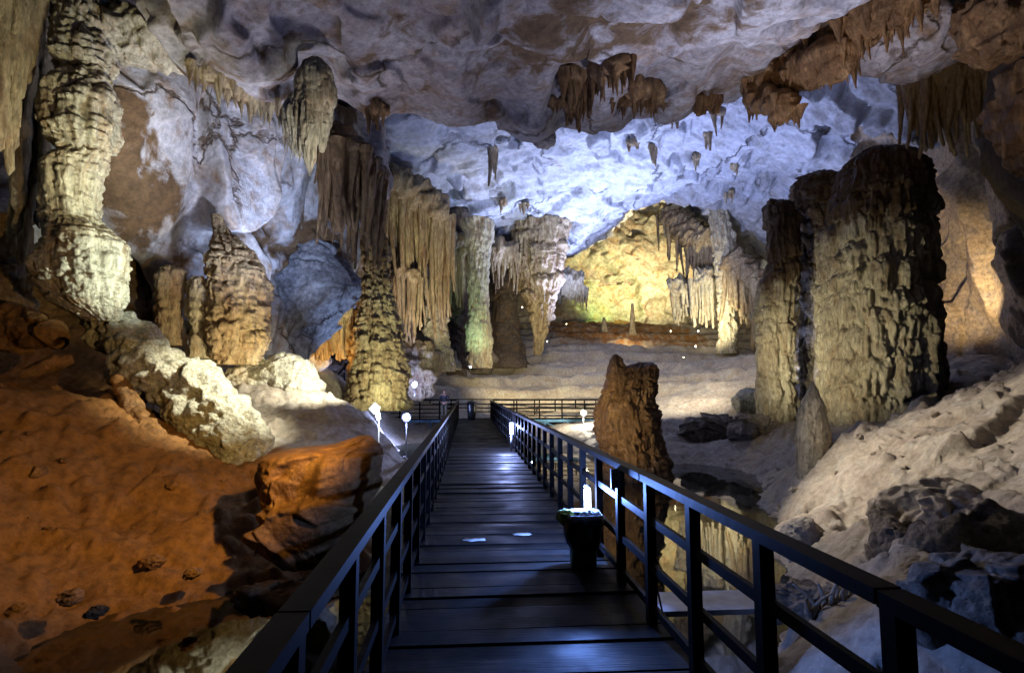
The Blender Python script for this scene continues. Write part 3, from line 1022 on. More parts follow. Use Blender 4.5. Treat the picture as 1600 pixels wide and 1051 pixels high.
# ================================================================== FORMATIONS
def D(H, A, ff=3.0, fl=0.4, pop=0.0, popf=3.0, seed=0.0, vert=0.0, rag=1.0, tier=()):
    def f(q):
        d = drip(q, H, A, ff, fl, pop, popf, seed, vert, rag)
        for k, (w_, h_, a_) in enumerate(tier):
            t = tiers(q[..., 2], w_, h_, a_, seed + 11 * k + 1, q)
            d = d + t - t.mean()
        return d
    return f


G_COL = 'dripstone columns along the left wall'
column('dripstone_column', [(-90, 92, 168, 13), (0, 95, 166, 13), (60, 90, 169, 13), (100, 88, 172, 13), (118, 106, 170, 13), (150, 82, 178, 13), (210, 74, 180, 13), (240, 92, 170, 13),
                            (262, 70, 160, 13), (335, 70, 156, 13), (352, 82, 168, 13), (385, 70, 192, 13), (430, 64, 195, 13), (468, 84, 188, 13), (488, 118, 184, 13), (502, 145, 178, 13)],
       M_CREAM, 'tall cream column with layered ripples and a bulbous bottom at the far left', 'column', D(0.26, 0.035, 6.0, 0.5, 0.02, 7.0, 1.0, 0.0, 0.5, tier=((1.1, 1.5, 0.22), (0.45, 0.34, 0.11), (0.2, 0.17, 0.06))), G_COL, step=0.024, nmax=400)
column('dripstone_column', [(340, -30, 40, 14), (380, -40, 44, 14), (430, -40, 46, 14), (490, -40, 40, 14), (520, -40, 20, 14)],
       M_TAN, 'stubby tan rounded lump at the left edge below the hanging drapery', 'column', D(0.6, 0.06, 3, 0.4, 0.05, 4, 5.0, tier=((0.9, 0.8, 0.2), (0.4, 0.4, 0.1))), G_COL)
column('dripstone_column', [(415, 258, 276, 16), (430, 248, 286, 16), (470, 244, 286, 16), (500, 246, 284, 16), (540, 242, 290, 16)],
       M_TAN, 'slim tan column in the alcove, leftmost of the three alcove columns', 'column', D(0.35, 0.03, 4, 0.5, 0.05, 6, 8.0, tier=((0.4, 0.5, 0.12), (0.2, 0.22, 0.05))), G_COL)
column('dripstone_column', [(432, 302, 318, 16), (450, 296, 328, 16), (490, 292, 334, 16), (520, 298, 330, 16), (560, 290, 338, 16)],
       M_CREAM, 'short pale column in the alcove between two browner columns', 'column', D(0.4, 0.03, 4, 0.6, 0.05, 6, 12.0, tier=((0.4, 0.55, 0.14), (0.2, 0.25, 0.05))), G_COL)
column('dripstone_column', [(335, 330, 345, 16.5), (360, 334, 358, 16.5), (395, 330, 392, 16.3), (430, 325, 412, 16.3), (480, 322, 418, 16.2), (530, 325, 420, 16.2), (570, 330, 400, 16.2)],
       M_TAN, 'broad tan knobbly column lit yellow at its foot in the left alcove', 'column', D(0.42, 0.04, 4.5, 0.5, 0.08, 6, 15.0, 0.0, tier=((0.8, 1.0, 0.22), (0.35, 0.45, 0.12), (0.18, 0.2, 0.05))), G_COL, step=0.026)
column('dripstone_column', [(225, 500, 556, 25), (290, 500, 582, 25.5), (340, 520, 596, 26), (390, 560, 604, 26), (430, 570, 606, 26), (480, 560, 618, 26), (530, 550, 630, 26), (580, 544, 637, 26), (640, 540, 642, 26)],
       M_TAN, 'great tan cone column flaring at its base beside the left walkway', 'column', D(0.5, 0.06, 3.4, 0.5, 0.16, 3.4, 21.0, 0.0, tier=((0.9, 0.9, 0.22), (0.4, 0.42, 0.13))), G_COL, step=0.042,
       stain_shade=lambda V: sstep(6, 8.5, V[..., 2]) * 0.75)
G_MID = 'columns standing across the middle of the chamber'
column('dripstone_column', [(320, 640, 668, 32), (370, 655, 692, 32), (420, 662, 696, 32), (480, 664, 696, 32), (530, 662, 702, 32), (580, 655, 708, 32)],
       M_CREAM, 'grey cream column with a mauve foot beside the hanging organ pipes', 'column', D(0.8, 0.08, 2.5, 0.5, 0.12, 2.4, 31.0, tier=((0.7, 0.9, 0.25), (0.4, 0.5, 0.12))), G_MID, step=0.07)
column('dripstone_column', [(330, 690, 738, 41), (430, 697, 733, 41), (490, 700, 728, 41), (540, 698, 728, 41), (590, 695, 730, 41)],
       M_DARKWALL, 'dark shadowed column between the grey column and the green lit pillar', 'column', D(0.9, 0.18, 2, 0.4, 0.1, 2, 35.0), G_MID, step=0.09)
column('dripstone_column', [(345, 722, 772, 38), (385, 727, 768, 38), (400, 730, 766, 38), (440, 733, 764, 38), (480, 732, 764, 38), (520, 730, 767, 38), (575, 729, 768, 38)],
       M_CREAM, 'straight pillar lit pale green in the middle of the chamber', 'column', D(2.2, 0.05, 2.4, 0.7, 0.08, 2.6, 41.0, 0.06, tier=((0.8, 2.6, 0.24), (0.4, 1.1, 0.12))), G_MID, step=0.06)
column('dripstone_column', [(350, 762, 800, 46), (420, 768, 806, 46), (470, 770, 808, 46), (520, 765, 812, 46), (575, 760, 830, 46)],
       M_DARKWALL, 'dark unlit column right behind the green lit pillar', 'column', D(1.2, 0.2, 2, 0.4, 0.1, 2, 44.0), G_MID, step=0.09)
column('dripstone_column', [(350, 800, 892, 44), (390, 804, 884, 44), (410, 806, 882, 44), (440, 812, 876, 44), (470, 822, 868, 44), (500, 830, 860, 44), (530, 834, 850, 44), (555, 836, 846, 44)],
       M_TAN, 'hanging tapered mass of grey dripstone left of the yellow back wall', 'column', D(1.2, 0.12, 2, 0.6, 0.1, 2, 48.0, 0.12, tier=((1.3, 2.2, 0.5), (0.6, 1.2, 0.25))), G_MID, step=0.07)
column('dripstone_column', [(320, 1108, 1136, 46), (400, 1118, 1150, 46), (450, 1122, 1152, 46), (500, 1124, 1148, 46), (553, 1122, 1152, 46)],
       M_CREAM, 'slender cream column at the right end of the back terrace', 'column', D(1.2, 0.08, 2.4, 0.6, 0.08, 2.4, 52.0, tier=((0.8, 1.8, 0.3), (0.4, 0.8, 0.12))), G_MID, step=0.07)
G_R = 'dark columns standing at the right'
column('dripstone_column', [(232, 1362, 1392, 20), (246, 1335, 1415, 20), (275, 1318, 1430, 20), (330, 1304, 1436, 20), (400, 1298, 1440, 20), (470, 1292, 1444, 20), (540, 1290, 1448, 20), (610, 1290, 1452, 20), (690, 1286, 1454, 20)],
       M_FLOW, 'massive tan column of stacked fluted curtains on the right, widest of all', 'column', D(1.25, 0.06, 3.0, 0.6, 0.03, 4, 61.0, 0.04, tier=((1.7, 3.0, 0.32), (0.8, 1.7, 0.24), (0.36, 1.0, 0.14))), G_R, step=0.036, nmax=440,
       stain_shade=lambda V: sstep(6.3, 8.6, V[..., 2] + 0.6 * fbm(V * 0.8, 3)) * 0.8)
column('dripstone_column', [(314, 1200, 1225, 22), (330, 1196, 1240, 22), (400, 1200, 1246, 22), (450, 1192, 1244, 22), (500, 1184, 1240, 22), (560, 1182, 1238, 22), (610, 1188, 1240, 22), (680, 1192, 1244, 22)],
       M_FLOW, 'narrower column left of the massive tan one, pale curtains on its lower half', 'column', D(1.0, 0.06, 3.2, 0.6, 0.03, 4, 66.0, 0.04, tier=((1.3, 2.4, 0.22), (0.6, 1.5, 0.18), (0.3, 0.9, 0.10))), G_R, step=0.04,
       stain_shade=lambda V: sstep(4.5, 6.5, V[..., 2] + 0.6 * fbm(V * 0.8, 3)) * 0.9)
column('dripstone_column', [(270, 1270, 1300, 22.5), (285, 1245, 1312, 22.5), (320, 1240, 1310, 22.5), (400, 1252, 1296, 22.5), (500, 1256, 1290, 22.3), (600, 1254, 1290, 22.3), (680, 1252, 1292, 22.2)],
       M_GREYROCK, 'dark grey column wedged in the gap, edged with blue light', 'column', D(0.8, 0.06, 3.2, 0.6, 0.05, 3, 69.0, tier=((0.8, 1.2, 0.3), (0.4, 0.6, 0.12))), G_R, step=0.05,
       stain_shade=lambda V: sstep(5.5, 7, V[..., 2]) * 0.6)
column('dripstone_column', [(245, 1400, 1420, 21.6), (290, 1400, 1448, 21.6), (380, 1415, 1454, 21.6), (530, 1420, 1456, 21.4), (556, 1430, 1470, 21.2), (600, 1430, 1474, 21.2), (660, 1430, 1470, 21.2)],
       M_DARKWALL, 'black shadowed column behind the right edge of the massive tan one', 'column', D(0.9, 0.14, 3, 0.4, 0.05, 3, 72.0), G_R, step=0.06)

# stalagmites
column('stalagmite', [(596, 1268, 1272, 13.2), (612, 1260, 1278, 13.2), (640, 1250, 1286, 13.2), (680, 1247, 1293, 13.2), (720, 1248, 1294, 13.2), (760, 1250, 1290, 13.2)],
       M_CREAM, 'pointed pale stalagmite rising from the pool edge in front of the massive column', 'stalagmite', D(0.5, 0.05, 6, 0.9, 0.015, 6, 80.0), step=0.025)
column('stalagmite', [(474, 986, 990, 55), (490, 985, 991, 55), (510, 984, 992, 55), (524, 981, 996, 55)],
       M_CREAM, 'thin tall stalagmite on the back terrace before the yellow wall', 'stalagmite', D(0.6, 0.05, 3, 0.4, 0.04, 3, 83.0), step=0.08)
column('stalagmite', [(496, 942, 945, 56), (505, 940, 948, 56), (520, 938, 950, 56)],
       M_CREAM, 'small squat stalagmite on the back terrace left of the thin one', 'stalagmite', D(0.6, 0.05, 3, 0.4, 0.04, 3, 86.0), step=0.08)
column('stalagmite', [(548, 710, 713, 40), (562, 708, 715, 40), (566, 703, 720, 40), (578, 702, 722, 40)],
       M_CREAM, 'small mauve lit stalagmite left of the green lit pillar', 'stalagmite', D(0.6, 0.05, 3, 0.4, 0.04, 3, 88.0), step=0.06)
column('rock_stump', [(566, 996, 1016, 18.3), (576, 972, 1024, 18.3), (600, 950, 1024, 18.4), (625, 938, 1020, 18.4), (650, 930, 1030, 18.5), (690, 938, 1034, 18.5), (720, 944, 1044, 18.5), (765, 942, 1050, 18.5)],
       M_BROWN, 'wet brown knobbly rock stump standing in the pool beside the right railing', 'rock', D(1.4, 0.05, 3.2, 0.9, 0.08, 4.0, 91.0, 0.08, tier=((0.6, 0.8, 0.16), (0.25, 0.35, 0.09))), step=0.026)
column('rock_stump', [(553, 960, 964, 18.2), (561, 954, 972, 18.2), (580, 948, 980, 18.2), (610, 944, 988, 18.2)], M_BROWN, 'small pointed knob on the top left of the brown stump', 'rock', D(0.5, 0.05, 4, 0.9, 0.06, 4.0, 93.0), step=0.03)

# hanging formations
def anchor(p, V):
    """the nearest rock of surface V in the direction in which p lies"""
    A = V[::2, ::2].reshape(-1, 3)
    a = A - np.array([0, 0, CAMZ])
    d = np.asarray(p) - np.array([0, 0, CAMZ])
    a = a[A[:, 1] > 5]
    d = d / np.linalg.norm(d)
    L_ = np.linalg.norm(a, axis=1)
    off = np.linalg.norm(a / L_[:, None] - d, axis=1)
    ok = off < 0.006
    if not ok.any():
        return np.asarray(p)
    return np.array([0, 0, CAMZ]) + d * L_[ok].min()


def hang(name, label, cat, m, group=None, **k):
    mb = MB()
    line = k.pop('line')
    for kk in (line if isinstance(line[0], dict) else [dict(k, line=line)]):
        if name.startswith('stalactite'):
            surf = V_FAR if name == 'stalactite' else V_NEAR
            kk = dict(kk, line=[anchor(p, surf) for p in kk['line']])
        fringe(mb, **kk)
    return tag(mb.build(name, m), label, cat, group)


G_D = 'hanging draperies'
hang('drapery', 'long brown hanging draperies down the left edge of the cave', 'drapery', M_TAN, G_D,
     line=[P(-60, -120, 12), P(0, -120, 12), P(48, -110, 12)], count=46, lens=(2.5, 5.6), rad=(0.16, 0.32), spread=0.16, seed=3, n=16, k=40, thick=0.4, blunt=0.35)
hang('drapery', 'pale fluted drapery strip beside the tall rippled column', 'drapery', M_CREAM, G_D,
     line=[P(58, -60, 13.6), P(80, -60, 13.8)], count=12, lens=(5, 8.0), rad=(0.14, 0.26), spread=0.1, seed=4, n=16, k=50, thick=0.3, blunt=0.6)
mb = MB()
for rws, sd in (([(92, 482, 500, 13.4), (104, 472, 512, 13.4), (130, 466, 519, 13.4), (165, 466, 521, 13.4), (195, 474, 518, 13.4), (215, 490, 513, 13.4), (238, 499, 505, 13.4)], 101),
                ([(150, 452, 478, 13.3), (175, 440, 486, 13.3), (200, 442, 484, 13.3), (225, 452, 480, 13.3), (246, 464, 470, 13.3)], 103),
                ([(160, 468, 494, 13.1), (200, 468, 496, 13.1), (235, 474, 492, 13.1), (256, 479, 488, 13.1), (275, 482, 485, 13.1)], 105)):
    mb.grid(column_surface(rws, D(0.9, 0.06, 7.0, 0.9, 0.0, 5, sd, 0.10), step=0.018, nmax=300), True, flip=True)
fringe(mb, [P(440, 190, 13.3), P(480, 215, 13.1), P(515, 195, 13.4)], 26, (0.3, 0.8), (0.04, 0.09), spread=0.08, seed=7, n=12, k=24, base=False, blunt=0.1)
tag(mb.build('drapery', M_CREAM), 'cream chandelier of hanging curtains under the ceiling lip at upper left', 'drapery', G_D)
hang('drapery', 'organ pipe curtain of long tan stalactites beside the great cone column', 'drapery', M_TAN, G_D, line=[
    dict(line=[P(592, 285, 29), P(640, 305, 30), P(700, 345, 31)], count=110, lens=(2.0, 7.4), rad=(0.09, 0.24), spread=0.25, seed=8, n=12, k=30, thick=0.8, blunt=0.3),
    dict(line=[P(615, 425, 29.5), P(655, 440, 30)], count=34, lens=(1.6, 3.6), rad=(0.1, 0.2), spread=0.15, seed=9, n=10, k=26, thick=0.35, blunt=0.4)])
hang('drapery', 'small drapery hanging beside the grey tapered mass at the back', 'drapery', M_CREAM, G_D,
     line=[P(872, 440, 50), P(910, 452, 50)], count=34, lens=(0.8, 2.2), rad=(0.18, 0.36), spread=0.3, seed=10, n=10, k=20, thick=0.9)
hang('drapery', 'mushroom shaped cream drapery on the right of the yellow back wall', 'drapery', M_CREAM, G_D, line=[
    dict(line=[P(1052, 460, 50), P(1075, 445, 49)], count=30, lens=(1.6, 3.2), rad=(0.2, 0.34), spread=0.35, seed=11, n=10, k=22, thick=0.9, blunt=0.4),
    dict(line=[P(1085, 440, 48), P(1118, 440, 47)], count=36, lens=(2.0, 4.2), rad=(0.2, 0.34), spread=0.35, seed=12, n=10, k=22, thick=0.9, blunt=0.4)])
hang('drapery', 'tall ragged curtains hanging high above the mushroom drapery', 'drapery', M_TAN, G_D,
     line=[P(1040, 330, 54), P(1080, 365, 50), P(1110, 385, 48)], count=60, lens=(1.5, 5.0), rad=(0.2, 0.4), spread=0.4, seed=13, n=10, k=22, thick=1.0, blunt=0.3)
hang('drapery', 'brown curtains descending behind the right columns', 'drapery', M_TAN, G_D,
     line=[P(1140, 400, 45), P(1165, 425, 44), P(1192, 445, 42)], count=50, lens=(2.5, 5.4), rad=(0.2, 0.36), spread=0.3, seed=14, n=10, k=22, thick=0.8, blunt=0.4)
hang('drapery', 'thin grey curtains hanging from the ceiling edge at upper right', 'drapery', M_TAN, G_D,
     line=[P(1420, 118, 18.5), P(1480, 120, 18), P(1540, 108, 17.5)], count=40, lens=(0.8, 3.2), rad=(0.12, 0.26), spread=0.2, seed=15, n=12, k=26, thick=0.4, blunt=0.3)
hang('drapery', 'dark brown curtain joining the great cone column to the ceiling', 'drapery', M_BROWN, G_D,
     line=[P(503, 232, 20.6), P(545, 240, 21.4), P(590, 300, 24.0)], count=80, lens=(1.2, 3.8), rad=(0.12, 0.3), spread=0.3, seed=16, n=12, k=24, thick=0.6, blunt=0.3)
hang('drapery', 'orange lit curtain in the low passage at left', 'drapery', M_TAN, G_D,
     line=[P(486, 496, 25.6), P(552, 488, 26)], count=60, lens=(1.6, 2.2), rad=(0.07, 0.16), spread=0.1, seed=17, n=12, k=20, thick=0.3, blunt=0.8)

hang('drapery', 'grey fluted curtain between the organ pipes and the green lit pillar', 'drapery', M_TAN, G_D,
     line=[P(690, 375, 39), P(728, 392, 40)], count=40, lens=(1.5, 5.0), rad=(0.14, 0.3), spread=0.3, seed=18, n=10, k=24, thick=0.7, blunt=0.3)
hang('drapery', 'dark ragged curtain between the green lit pillar and the hanging mass', 'drapery', M_TAN, G_D,
     line=[P(768, 392, 42), P(806, 400, 43)], count=36, lens=(0.8, 3.2), rad=(0.16, 0.34), spread=0.3, seed=19, n=10, k=24, thick=0.7, blunt=0.2)
G_S = 'stalactite clusters hanging from the ceiling'
hang('stalactite_cluster', 'brown fringe of small stalactites under the pale lip at upper left', 'stalactites', M_TAN, G_S,
     line=[P(305, 112, 13.2), P(345, 130, 13.6), P(385, 158, 14.0), P(435, 168, 14.0)], count=60, lens=(0.15, 0.7), rad=(0.06, 0.14), spread=0.1, seed=20, thick=0.15, power=2.5)
hang('stalactite_cluster', 'broad brown band of stalactites running diagonally along the upper right ceiling', 'stalactites', M_BROWN, G_S, line=[
    dict(line=[P(1170, 140, 17.3), P(1240, 105, 16), P(1310, 60, 14.5), P(1390, 15, 13), P(1450, -25, 12)], count=230, lens=(0.2, 1.3), rad=(0.1, 0.24), spread=0.3, seed=21, thick=0.5, power=2.2),
    dict(line=[P(1180, 155, 17), P(1215, 170, 16.4), P(1240, 185, 16.2)], count=40, lens=(0.2, 0.8), rad=(0.1, 0.2), spread=0.2, seed=22, thick=0.4, power=2),
    dict(line=[P(1240, 120, 15.4), P(1300, 95, 14.8), P(1330, 100, 14.6)], count=70, lens=(0.2, 0.9), rad=(0.1, 0.2), spread=0.25, seed=23, thick=0.5, power=2)])
hang('stalactite_cluster', 'largest dark brown stalactite cluster at the centre of the ceiling lip', 'stalactites', M_BROWN, G_S, line=[
    dict(line=[P(885, 125, 17.6), P(915, 120, 17.6)], count=22, lens=(0.7, 1.4), rad=(0.14, 0.26), spread=0.16, seed=24, thick=0.4),
    dict(line=[P(888, 165, 17.6), P(908, 165, 17.6)], count=4, lens=(0.7, 1.1), rad=(0.16, 0.2), spread=0.03, seed=25, thick=0.35, blunt=0.25),
    dict(line=[P(858, 165, 17.8), P(880, 165, 17.8)], count=10, lens=(0.2, 0.45), rad=(0.08, 0.14), spread=0.08, seed=26, thick=0.15)])
hang('stalactite_cluster', 'ragged stalactites along the ridge right of the largest cluster', 'stalactites', M_BROWN, G_S, line=[
    dict(line=[P(925, 118, 17.4), P(955, 112, 17.2), P(982, 98, 17)], count=36, lens=(0.3, 0.95), rad=(0.08, 0.16), spread=0.12, seed=27, thick=0.22),
    dict(line=[P(988, 140, 17.6), P(1028, 148, 17.8)], count=24, lens=(0.3, 0.95), rad=(0.08, 0.18), spread=0.12, seed=28, thick=0.3)])
hang('stalactite_cluster', 'short row of pointed stalactites just under the central lip', 'stalactites', M_BROWN, G_S,
     line=[P(945, 162, 18.2), P(985, 165, 18.2), P(1035, 168, 18.3)], count=22, lens=(0.15, 0.6), rad=(0.07, 0.13), spread=0.1, seed=29, thick=0.12)
hang('stalactite_cluster', 'square brown block of stalactites under the lip right of centre', 'stalactites', M_BROWN, G_S,
     line=[P(1092, 160, 18), P(1120, 158, 18)], count=16, lens=(0.25, 0.6), rad=(0.12, 0.2), spread=0.1, seed=30, thick=0.28, blunt=0.5)
hang('stalactite_cluster', 'little brown horn of rock under the lip left of centre', 'stalactites', M_BROWN, G_S,
     line=[P(572, 172, 15.4), P(605, 176, 15.8)], count=12, lens=(0.2, 0.9), rad=(0.1, 0.2), spread=0.08, seed=31, thick=0.2)
small = [(1020, 232, 30, 1.4, 'tan stalactite pair hanging in the brightest blue light', 3), (990, 225, 31, 0.9, 'short grey brown stalactite left of the tan pair', 1),
         (1088, 248, 29, 1.0, 'dark hooked stalactite right of the tan pair', 3), (1105, 212, 28, 1.2, 'thin brown stalactite high on the right of the blue ceiling', 2),
         (1052, 165, 26, 2.0, 'long thin drip stone running down the blue ceiling', 2), (787, 318, 40, 1.0, 'small stub left in a pair low on the blue ceiling', 2),
         (821, 322, 40, 0.9, 'small stub right in a pair low on the blue ceiling', 3), (1148, 262, 32, 0.7, 'tiny tan stub on the right slope of the blue ceiling', 2),
         (1142, 305, 38, 1.0, 'tiny low stub above the right columns on the blue ceiling', 2), (770, 235, 30, 2.6, 'pale rib of flowstone trailing down the blue ceiling', 3),
         (1125, 178, 27, 1.6, 'brown string of drips under the right part of the lip', 2)]
for i, (px, py, Y, L, lab, n) in enumerate(small):
    hang('stalactite', lab, 'stalactite', M_TAN, 'small stalactites on the blue ceiling', line=[P(px - 5, py, Y), P(px + 5, py, Y)], count=n + 1, lens=(L * 0.5, L), rad=(0.10, 0.22),
         spread=0.13, seed=40 + i * 3, thick=0.16 + 0.04 * (i % 3), blunt=0.3)

# rocky masses
boulder('rock_overhang', P(1580, 20, 12.4), (2.1, 2.4, 2.0), M_BROWN, 'bulging brown overhang in the top right corner', 3, 150, 0.25, cat='rock', pop=0.2)
boulder('rock_overhang', P(1625, 165, 13.4), (1.5, 2.4, 3.0), M_BROWN, 'rounded brown shoulder of rock at the right edge below the corner overhang', 5, 120, 0.22, cat='rock', pop=0.2)
boulder('ceiling_slab', P(1430, 60, 15.2), (3.6, 3.0, 1.9), M_CEIL, 'pale blue lit ceiling slab between the brown band and the corner overhang', 14, 150, 0.14, cat='rock', square=0.2)
boulder('rock_overhang', P(232, 60, 13.6), (1.9, 1.6, 1.1), M_CREAM, 'pale shelf of rock jutting right of the tall rippled column', 8, 120, 0.25, cat='rock', pop=0.3)
boulder('rock_overhang', P(420, 35, 13), (0.7, 0.9, 1.5), M_BROWN, 'brown broken knob of rock above the cream chandelier', 9, 100, 0.4, cat='rock')
for i, (px, py, Y, sx_, lab) in enumerate(((833, 186, 22, 1.1, 'upper of two dark round rocks set in the ceiling behind the lip'), (850, 215, 23, 1.0, 'lower of two dark round rocks set in the ceiling behind the lip'))):
    boulder('ceiling_rock', P(px, py, Y), (sx_, sx_, sx_), M_GREYROCK, lab, 10 + i, 60, 0.1, cat='rock')
column('rock_slab', [(330, 440, 500, 23), (370, 428, 516, 23), (400, 424, 545, 23), (450, 421, 570, 23), (490, 424, 536, 22.9), (530, 440, 506, 22.8), (564, 462, 482, 22.7)],
       rock('blue grey limestone', (0.30, 0.32, 0.38), (0.20, 0.20, 0.24), (0.40, 0.42, 0.48), scale=0.8, bump=1.0, dist=0.12, crack=0.5), 'huge dark blue leaning slab of rock between the left alcove and the great cone column', 'rock',
       lambda q: 0.45 * facets(q * 0.5, 0.8) + 0.22 * facets(q * 1.6, 0.9) + 0.15 * fbm(q * 1.5, 4), step=0.05, depth=0.5)
# flowstone spur running down from the tall column
def spur(name, line, rads, m, label, seed, pop=0.25, cat='rock', flat=0.8, facet=0.25):
    A = np.array([[*P(*k), r] for k, r in zip(line, rads)])
    T = catmull(A, 260)
    a = np.linspace(0, 2 * math.pi, 150, endpoint=False)
    u = np.gradient(T[:, :3], axis=0)
    u /= np.linalg.norm(u, axis=1)[:, None]
    s1 = np.cross(u, (0, 0, 1.0)); s1 /= np.linalg.norm(s1, axis=1)[:, None]
    s2 = np.cross(s1, u)
    rr = np.maximum(T[:, 3], 0.02)
    base = T[:, None, :3] + s1[:, None] * (np.cos(a)[None] * rr[:, None])[..., None] + s2[:, None] * (np.sin(a)[None] * rr[:, None] * flat)[..., None]
    n = base - T[:, None, :3]
    n /= np.linalg.norm(n, axis=-1, keepdims=True)
    d = facet * facets(base * 1.1 + 0.3 * fbm(base, 3)[..., None], 0.8) + pop * (0.5 - worley(base * 3.2)[0]) * 0.5 + 0.16 * fbm(base * 1.7, 4) + 0.05 * fbm(base * 6, 3, ridged=True)
    V = base + n * (d * np.minimum(1, rr / 0.4)[:, None])[..., None]
    mb = MB(); mb.grid(V, True)
    return tag(mb.build(name, m), label, cat)


spur('flowstone_ridge', [(150, 490, 14), (185, 515, 13.6), (225, 560, 13), (290, 610, 12.8), (350, 670, 12.4), (372, 720, 12), (376, 760, 11.6)], [0.3, 0.55, 0.66, 0.74, 0.76, 0.62, 0.3],
     M_WHITEROCK, 'cream and white flowstone ridge slanting down from the bulbous column', 2, 0.45, facet=0.16)
spur('rock_ledge', [(185, 590, 12.3), (215, 650, 12.0), (250, 720, 11.4), (300, 765, 11)], [0.1, 0.2, 0.3, 0.15], M_MUD, 'orange brown crumbling ledge in front of the white flowstone ridge', 4)
spur('rock_ledge', [(-60, 500, 13.5), (20, 510, 13), (70, 520, 12.6), (95, 535, 12.4)], [0.5, 0.45, 0.3, 0.1], M_MUD, 'rounded orange ledge at the left edge under the stubby lump', 5, 0.1)
spur('rock_ledge', [(30, 585, 12), (70, 570, 12.2), (115, 560, 12.4)], [0.1, 0.2, 0.1], M_MUD, 'small fluted orange ledge above the mud bank', 6, 0.1)
column('boulder', [(680, 566, 580, 8.6), (694, 520, 590, 8.6), (706, 430, 592, 8.6), (735, 392, 588, 8.6), (775, 388, 572, 8.6), (815, 396, 545, 8.5), (850, 425, 515, 8.4), (885, 450, 500, 8.4)],
       M_MUD, 'large angular orange boulder leaning beside the left handrail', 'boulder',
       lambda q: 0.24 * facets(q * 1.1 + 3, 1.1) + 0.10 * facets(q * 2.6, 0.9) + 0.08 * fbm(q * 3, 5, 0.6) + 0.05 * fbm(q * 2, 3, ridged=True) - 0.03, step=0.016, depth=0.8)
boulder('boulder', P(440, 605, 17.3), (2.2, 2.0, 1.7), M_WHITEROCK, 'brilliant white floodlit boulder on the pale slope', 21, 150, 0.18, pop=0.12)
boulder('boulder', P(385, 610, 17.0), (1.4, 1.4, 1.3), M_CREAM, 'duller cream boulder leaning on the left of the white one', 22, 120, 0.22, pop=0.12)
G_ST = 'small stones scattered on the mud bank'
for i, (px, py, s_) in enumerate(((238, 876, 0.24), (55, 738, 0.26), (110, 932, 0.22), (135, 815, 0.3), (125, 850, 0.2), (340, 840, 0.3), (430, 935, 0.5), (150, 955, 0.16), (300, 895, 0.2))):
    Y = 2.6 * F / max(py - 608, 60) if py > 800 else 9.6
    lab = ['orange stone on the mud below the ledge, alone near the waterline', 'stone half sunk high on the mud bank at the far left', 'orange stone at the foot of the bank near the left edge',
           'flat stone in the middle of the mud bank', 'darker stone just below the flat middle stone', 'crumbled stone lump right of centre on the mud bank', 'long flat stone lying in the water near the left handrail',
           'dark pebble at the waterline', 'small flat stone by the shoreline'][i]
    boulder('stone', P(px, py, Y), (s_ * (2 if i == 6 else 1.3), s_, s_ * 0.7), M_MUD, lab, 30 + i, 40, 0.35, G_ST, cat='stone', rot=i)
GV = V_GROUND


def ground_z(x, y):
    j = int(np.argmin(np.abs(GV[:, 0, 1] - y)))
    i = int(np.argmin(np.abs(GV[j, :, 0] - x)))
    return float(GV[j, i, 2])


rs2 = random.Random(12)
for kind, mat_, lab, grp, cnt in (('mud', M_MUD, 'small loose orange stone, one of many scattered over the mud bank', 'loose stones on the mud bank', 60),
                                  ('bank', M_SAND, 'small loose pale stone, one of many scattered over the right bank', 'loose stones on the right bank', 50)):
    protos = [boulder('stone', (0, 0, 0), (1.3, 1.0, 0.8), mat_, lab, 70 + k, 26, 0.4, grp, cat='stone') for k in range(5)]
    done = 0
    while done < cnt:
        if kind == 'mud':
            x, yy = rs2.uniform(-11, -3.0), rs2.uniform(5.5, 12.5)
        else:
            x, yy = rs2.uniform(4.0, 11), rs2.uniform(4.5, 13.5)
        z = ground_z(x, yy)
        if z < WZ + 0.02:
            continue
        o = protos[done] if done < 5 else protos[done % 5].copy()
        if done >= 5:
            C.objects.link(o)
        sz = 0.035 + 0.11 * rs2.random() ** 2.5
        o.scale = (sz, sz, sz)
        o.rotation_euler = (rs2.uniform(-.5, .5), rs2.uniform(-.5, .5), rs2.uniform(0, 6))
        o.location = (x, yy, z - 0.25 * sz)
        done += 1
# right bank rocks
G_RB = 'rocks on the right bank'
boulder('boulder', P(1470, 800, 7.4), (1.5, 1.3, 0.8), M_SAND, 'pale smooth slab bulging from the right mound', 41, 140, 0.2, G_RB, square=0.2)
boulder('boulder', P(1400, 880, 6.6), (0.5, 0.6, 0.75), M_GREYROCK, 'knobbly grey lump at the overhanging edge of the right mound', 42, 110, 0.35, G_RB)
spur('rock_ledge', [(1370, 800, 7.2), (1420, 870, 6.6), (1470, 850, 6.0), (1560, 835, 5.6), (1680, 850, 5.2)], [0.15, 0.3, 0.28, 0.3, 0.3], M_GREYROCK, 'jagged grey ledge crossing the lower part of the right mound', 8, 0.2)
spur('rock_ledge', [(1410, 850, 6.3), (1432, 900, 5.8), (1460, 950, 5.2), (1480, 1000, 4.8)], [0.1, 0.26, 0.3, 0.2], M_SAND, 'smooth pale fin of rock dropping from the grey ledge', 9, 0.02, facet=0.08)
boulder('boulder', P(1560, 950, 4.4), (1.3, 1.2, 0.9), M_GREYROCK, 'dark rounded boulder at the bottom right corner behind the handrail', 44, 120, 0.3, G_RB)
boulder('boulder', P(1245, 940, 6.4), (0.8, 0.7, 0.35), M_GREYROCK, 'low dark rock beyond the right railing with broken shards on it', 45, 120, 0.4, G_RB)
boulder('boulder', P(1320, 940, 6.2), (0.7, 0.5, 0.3), M_GREYROCK, 'low splintered rock just right of the broken shards', 46, 120, 0.4, G_RB)
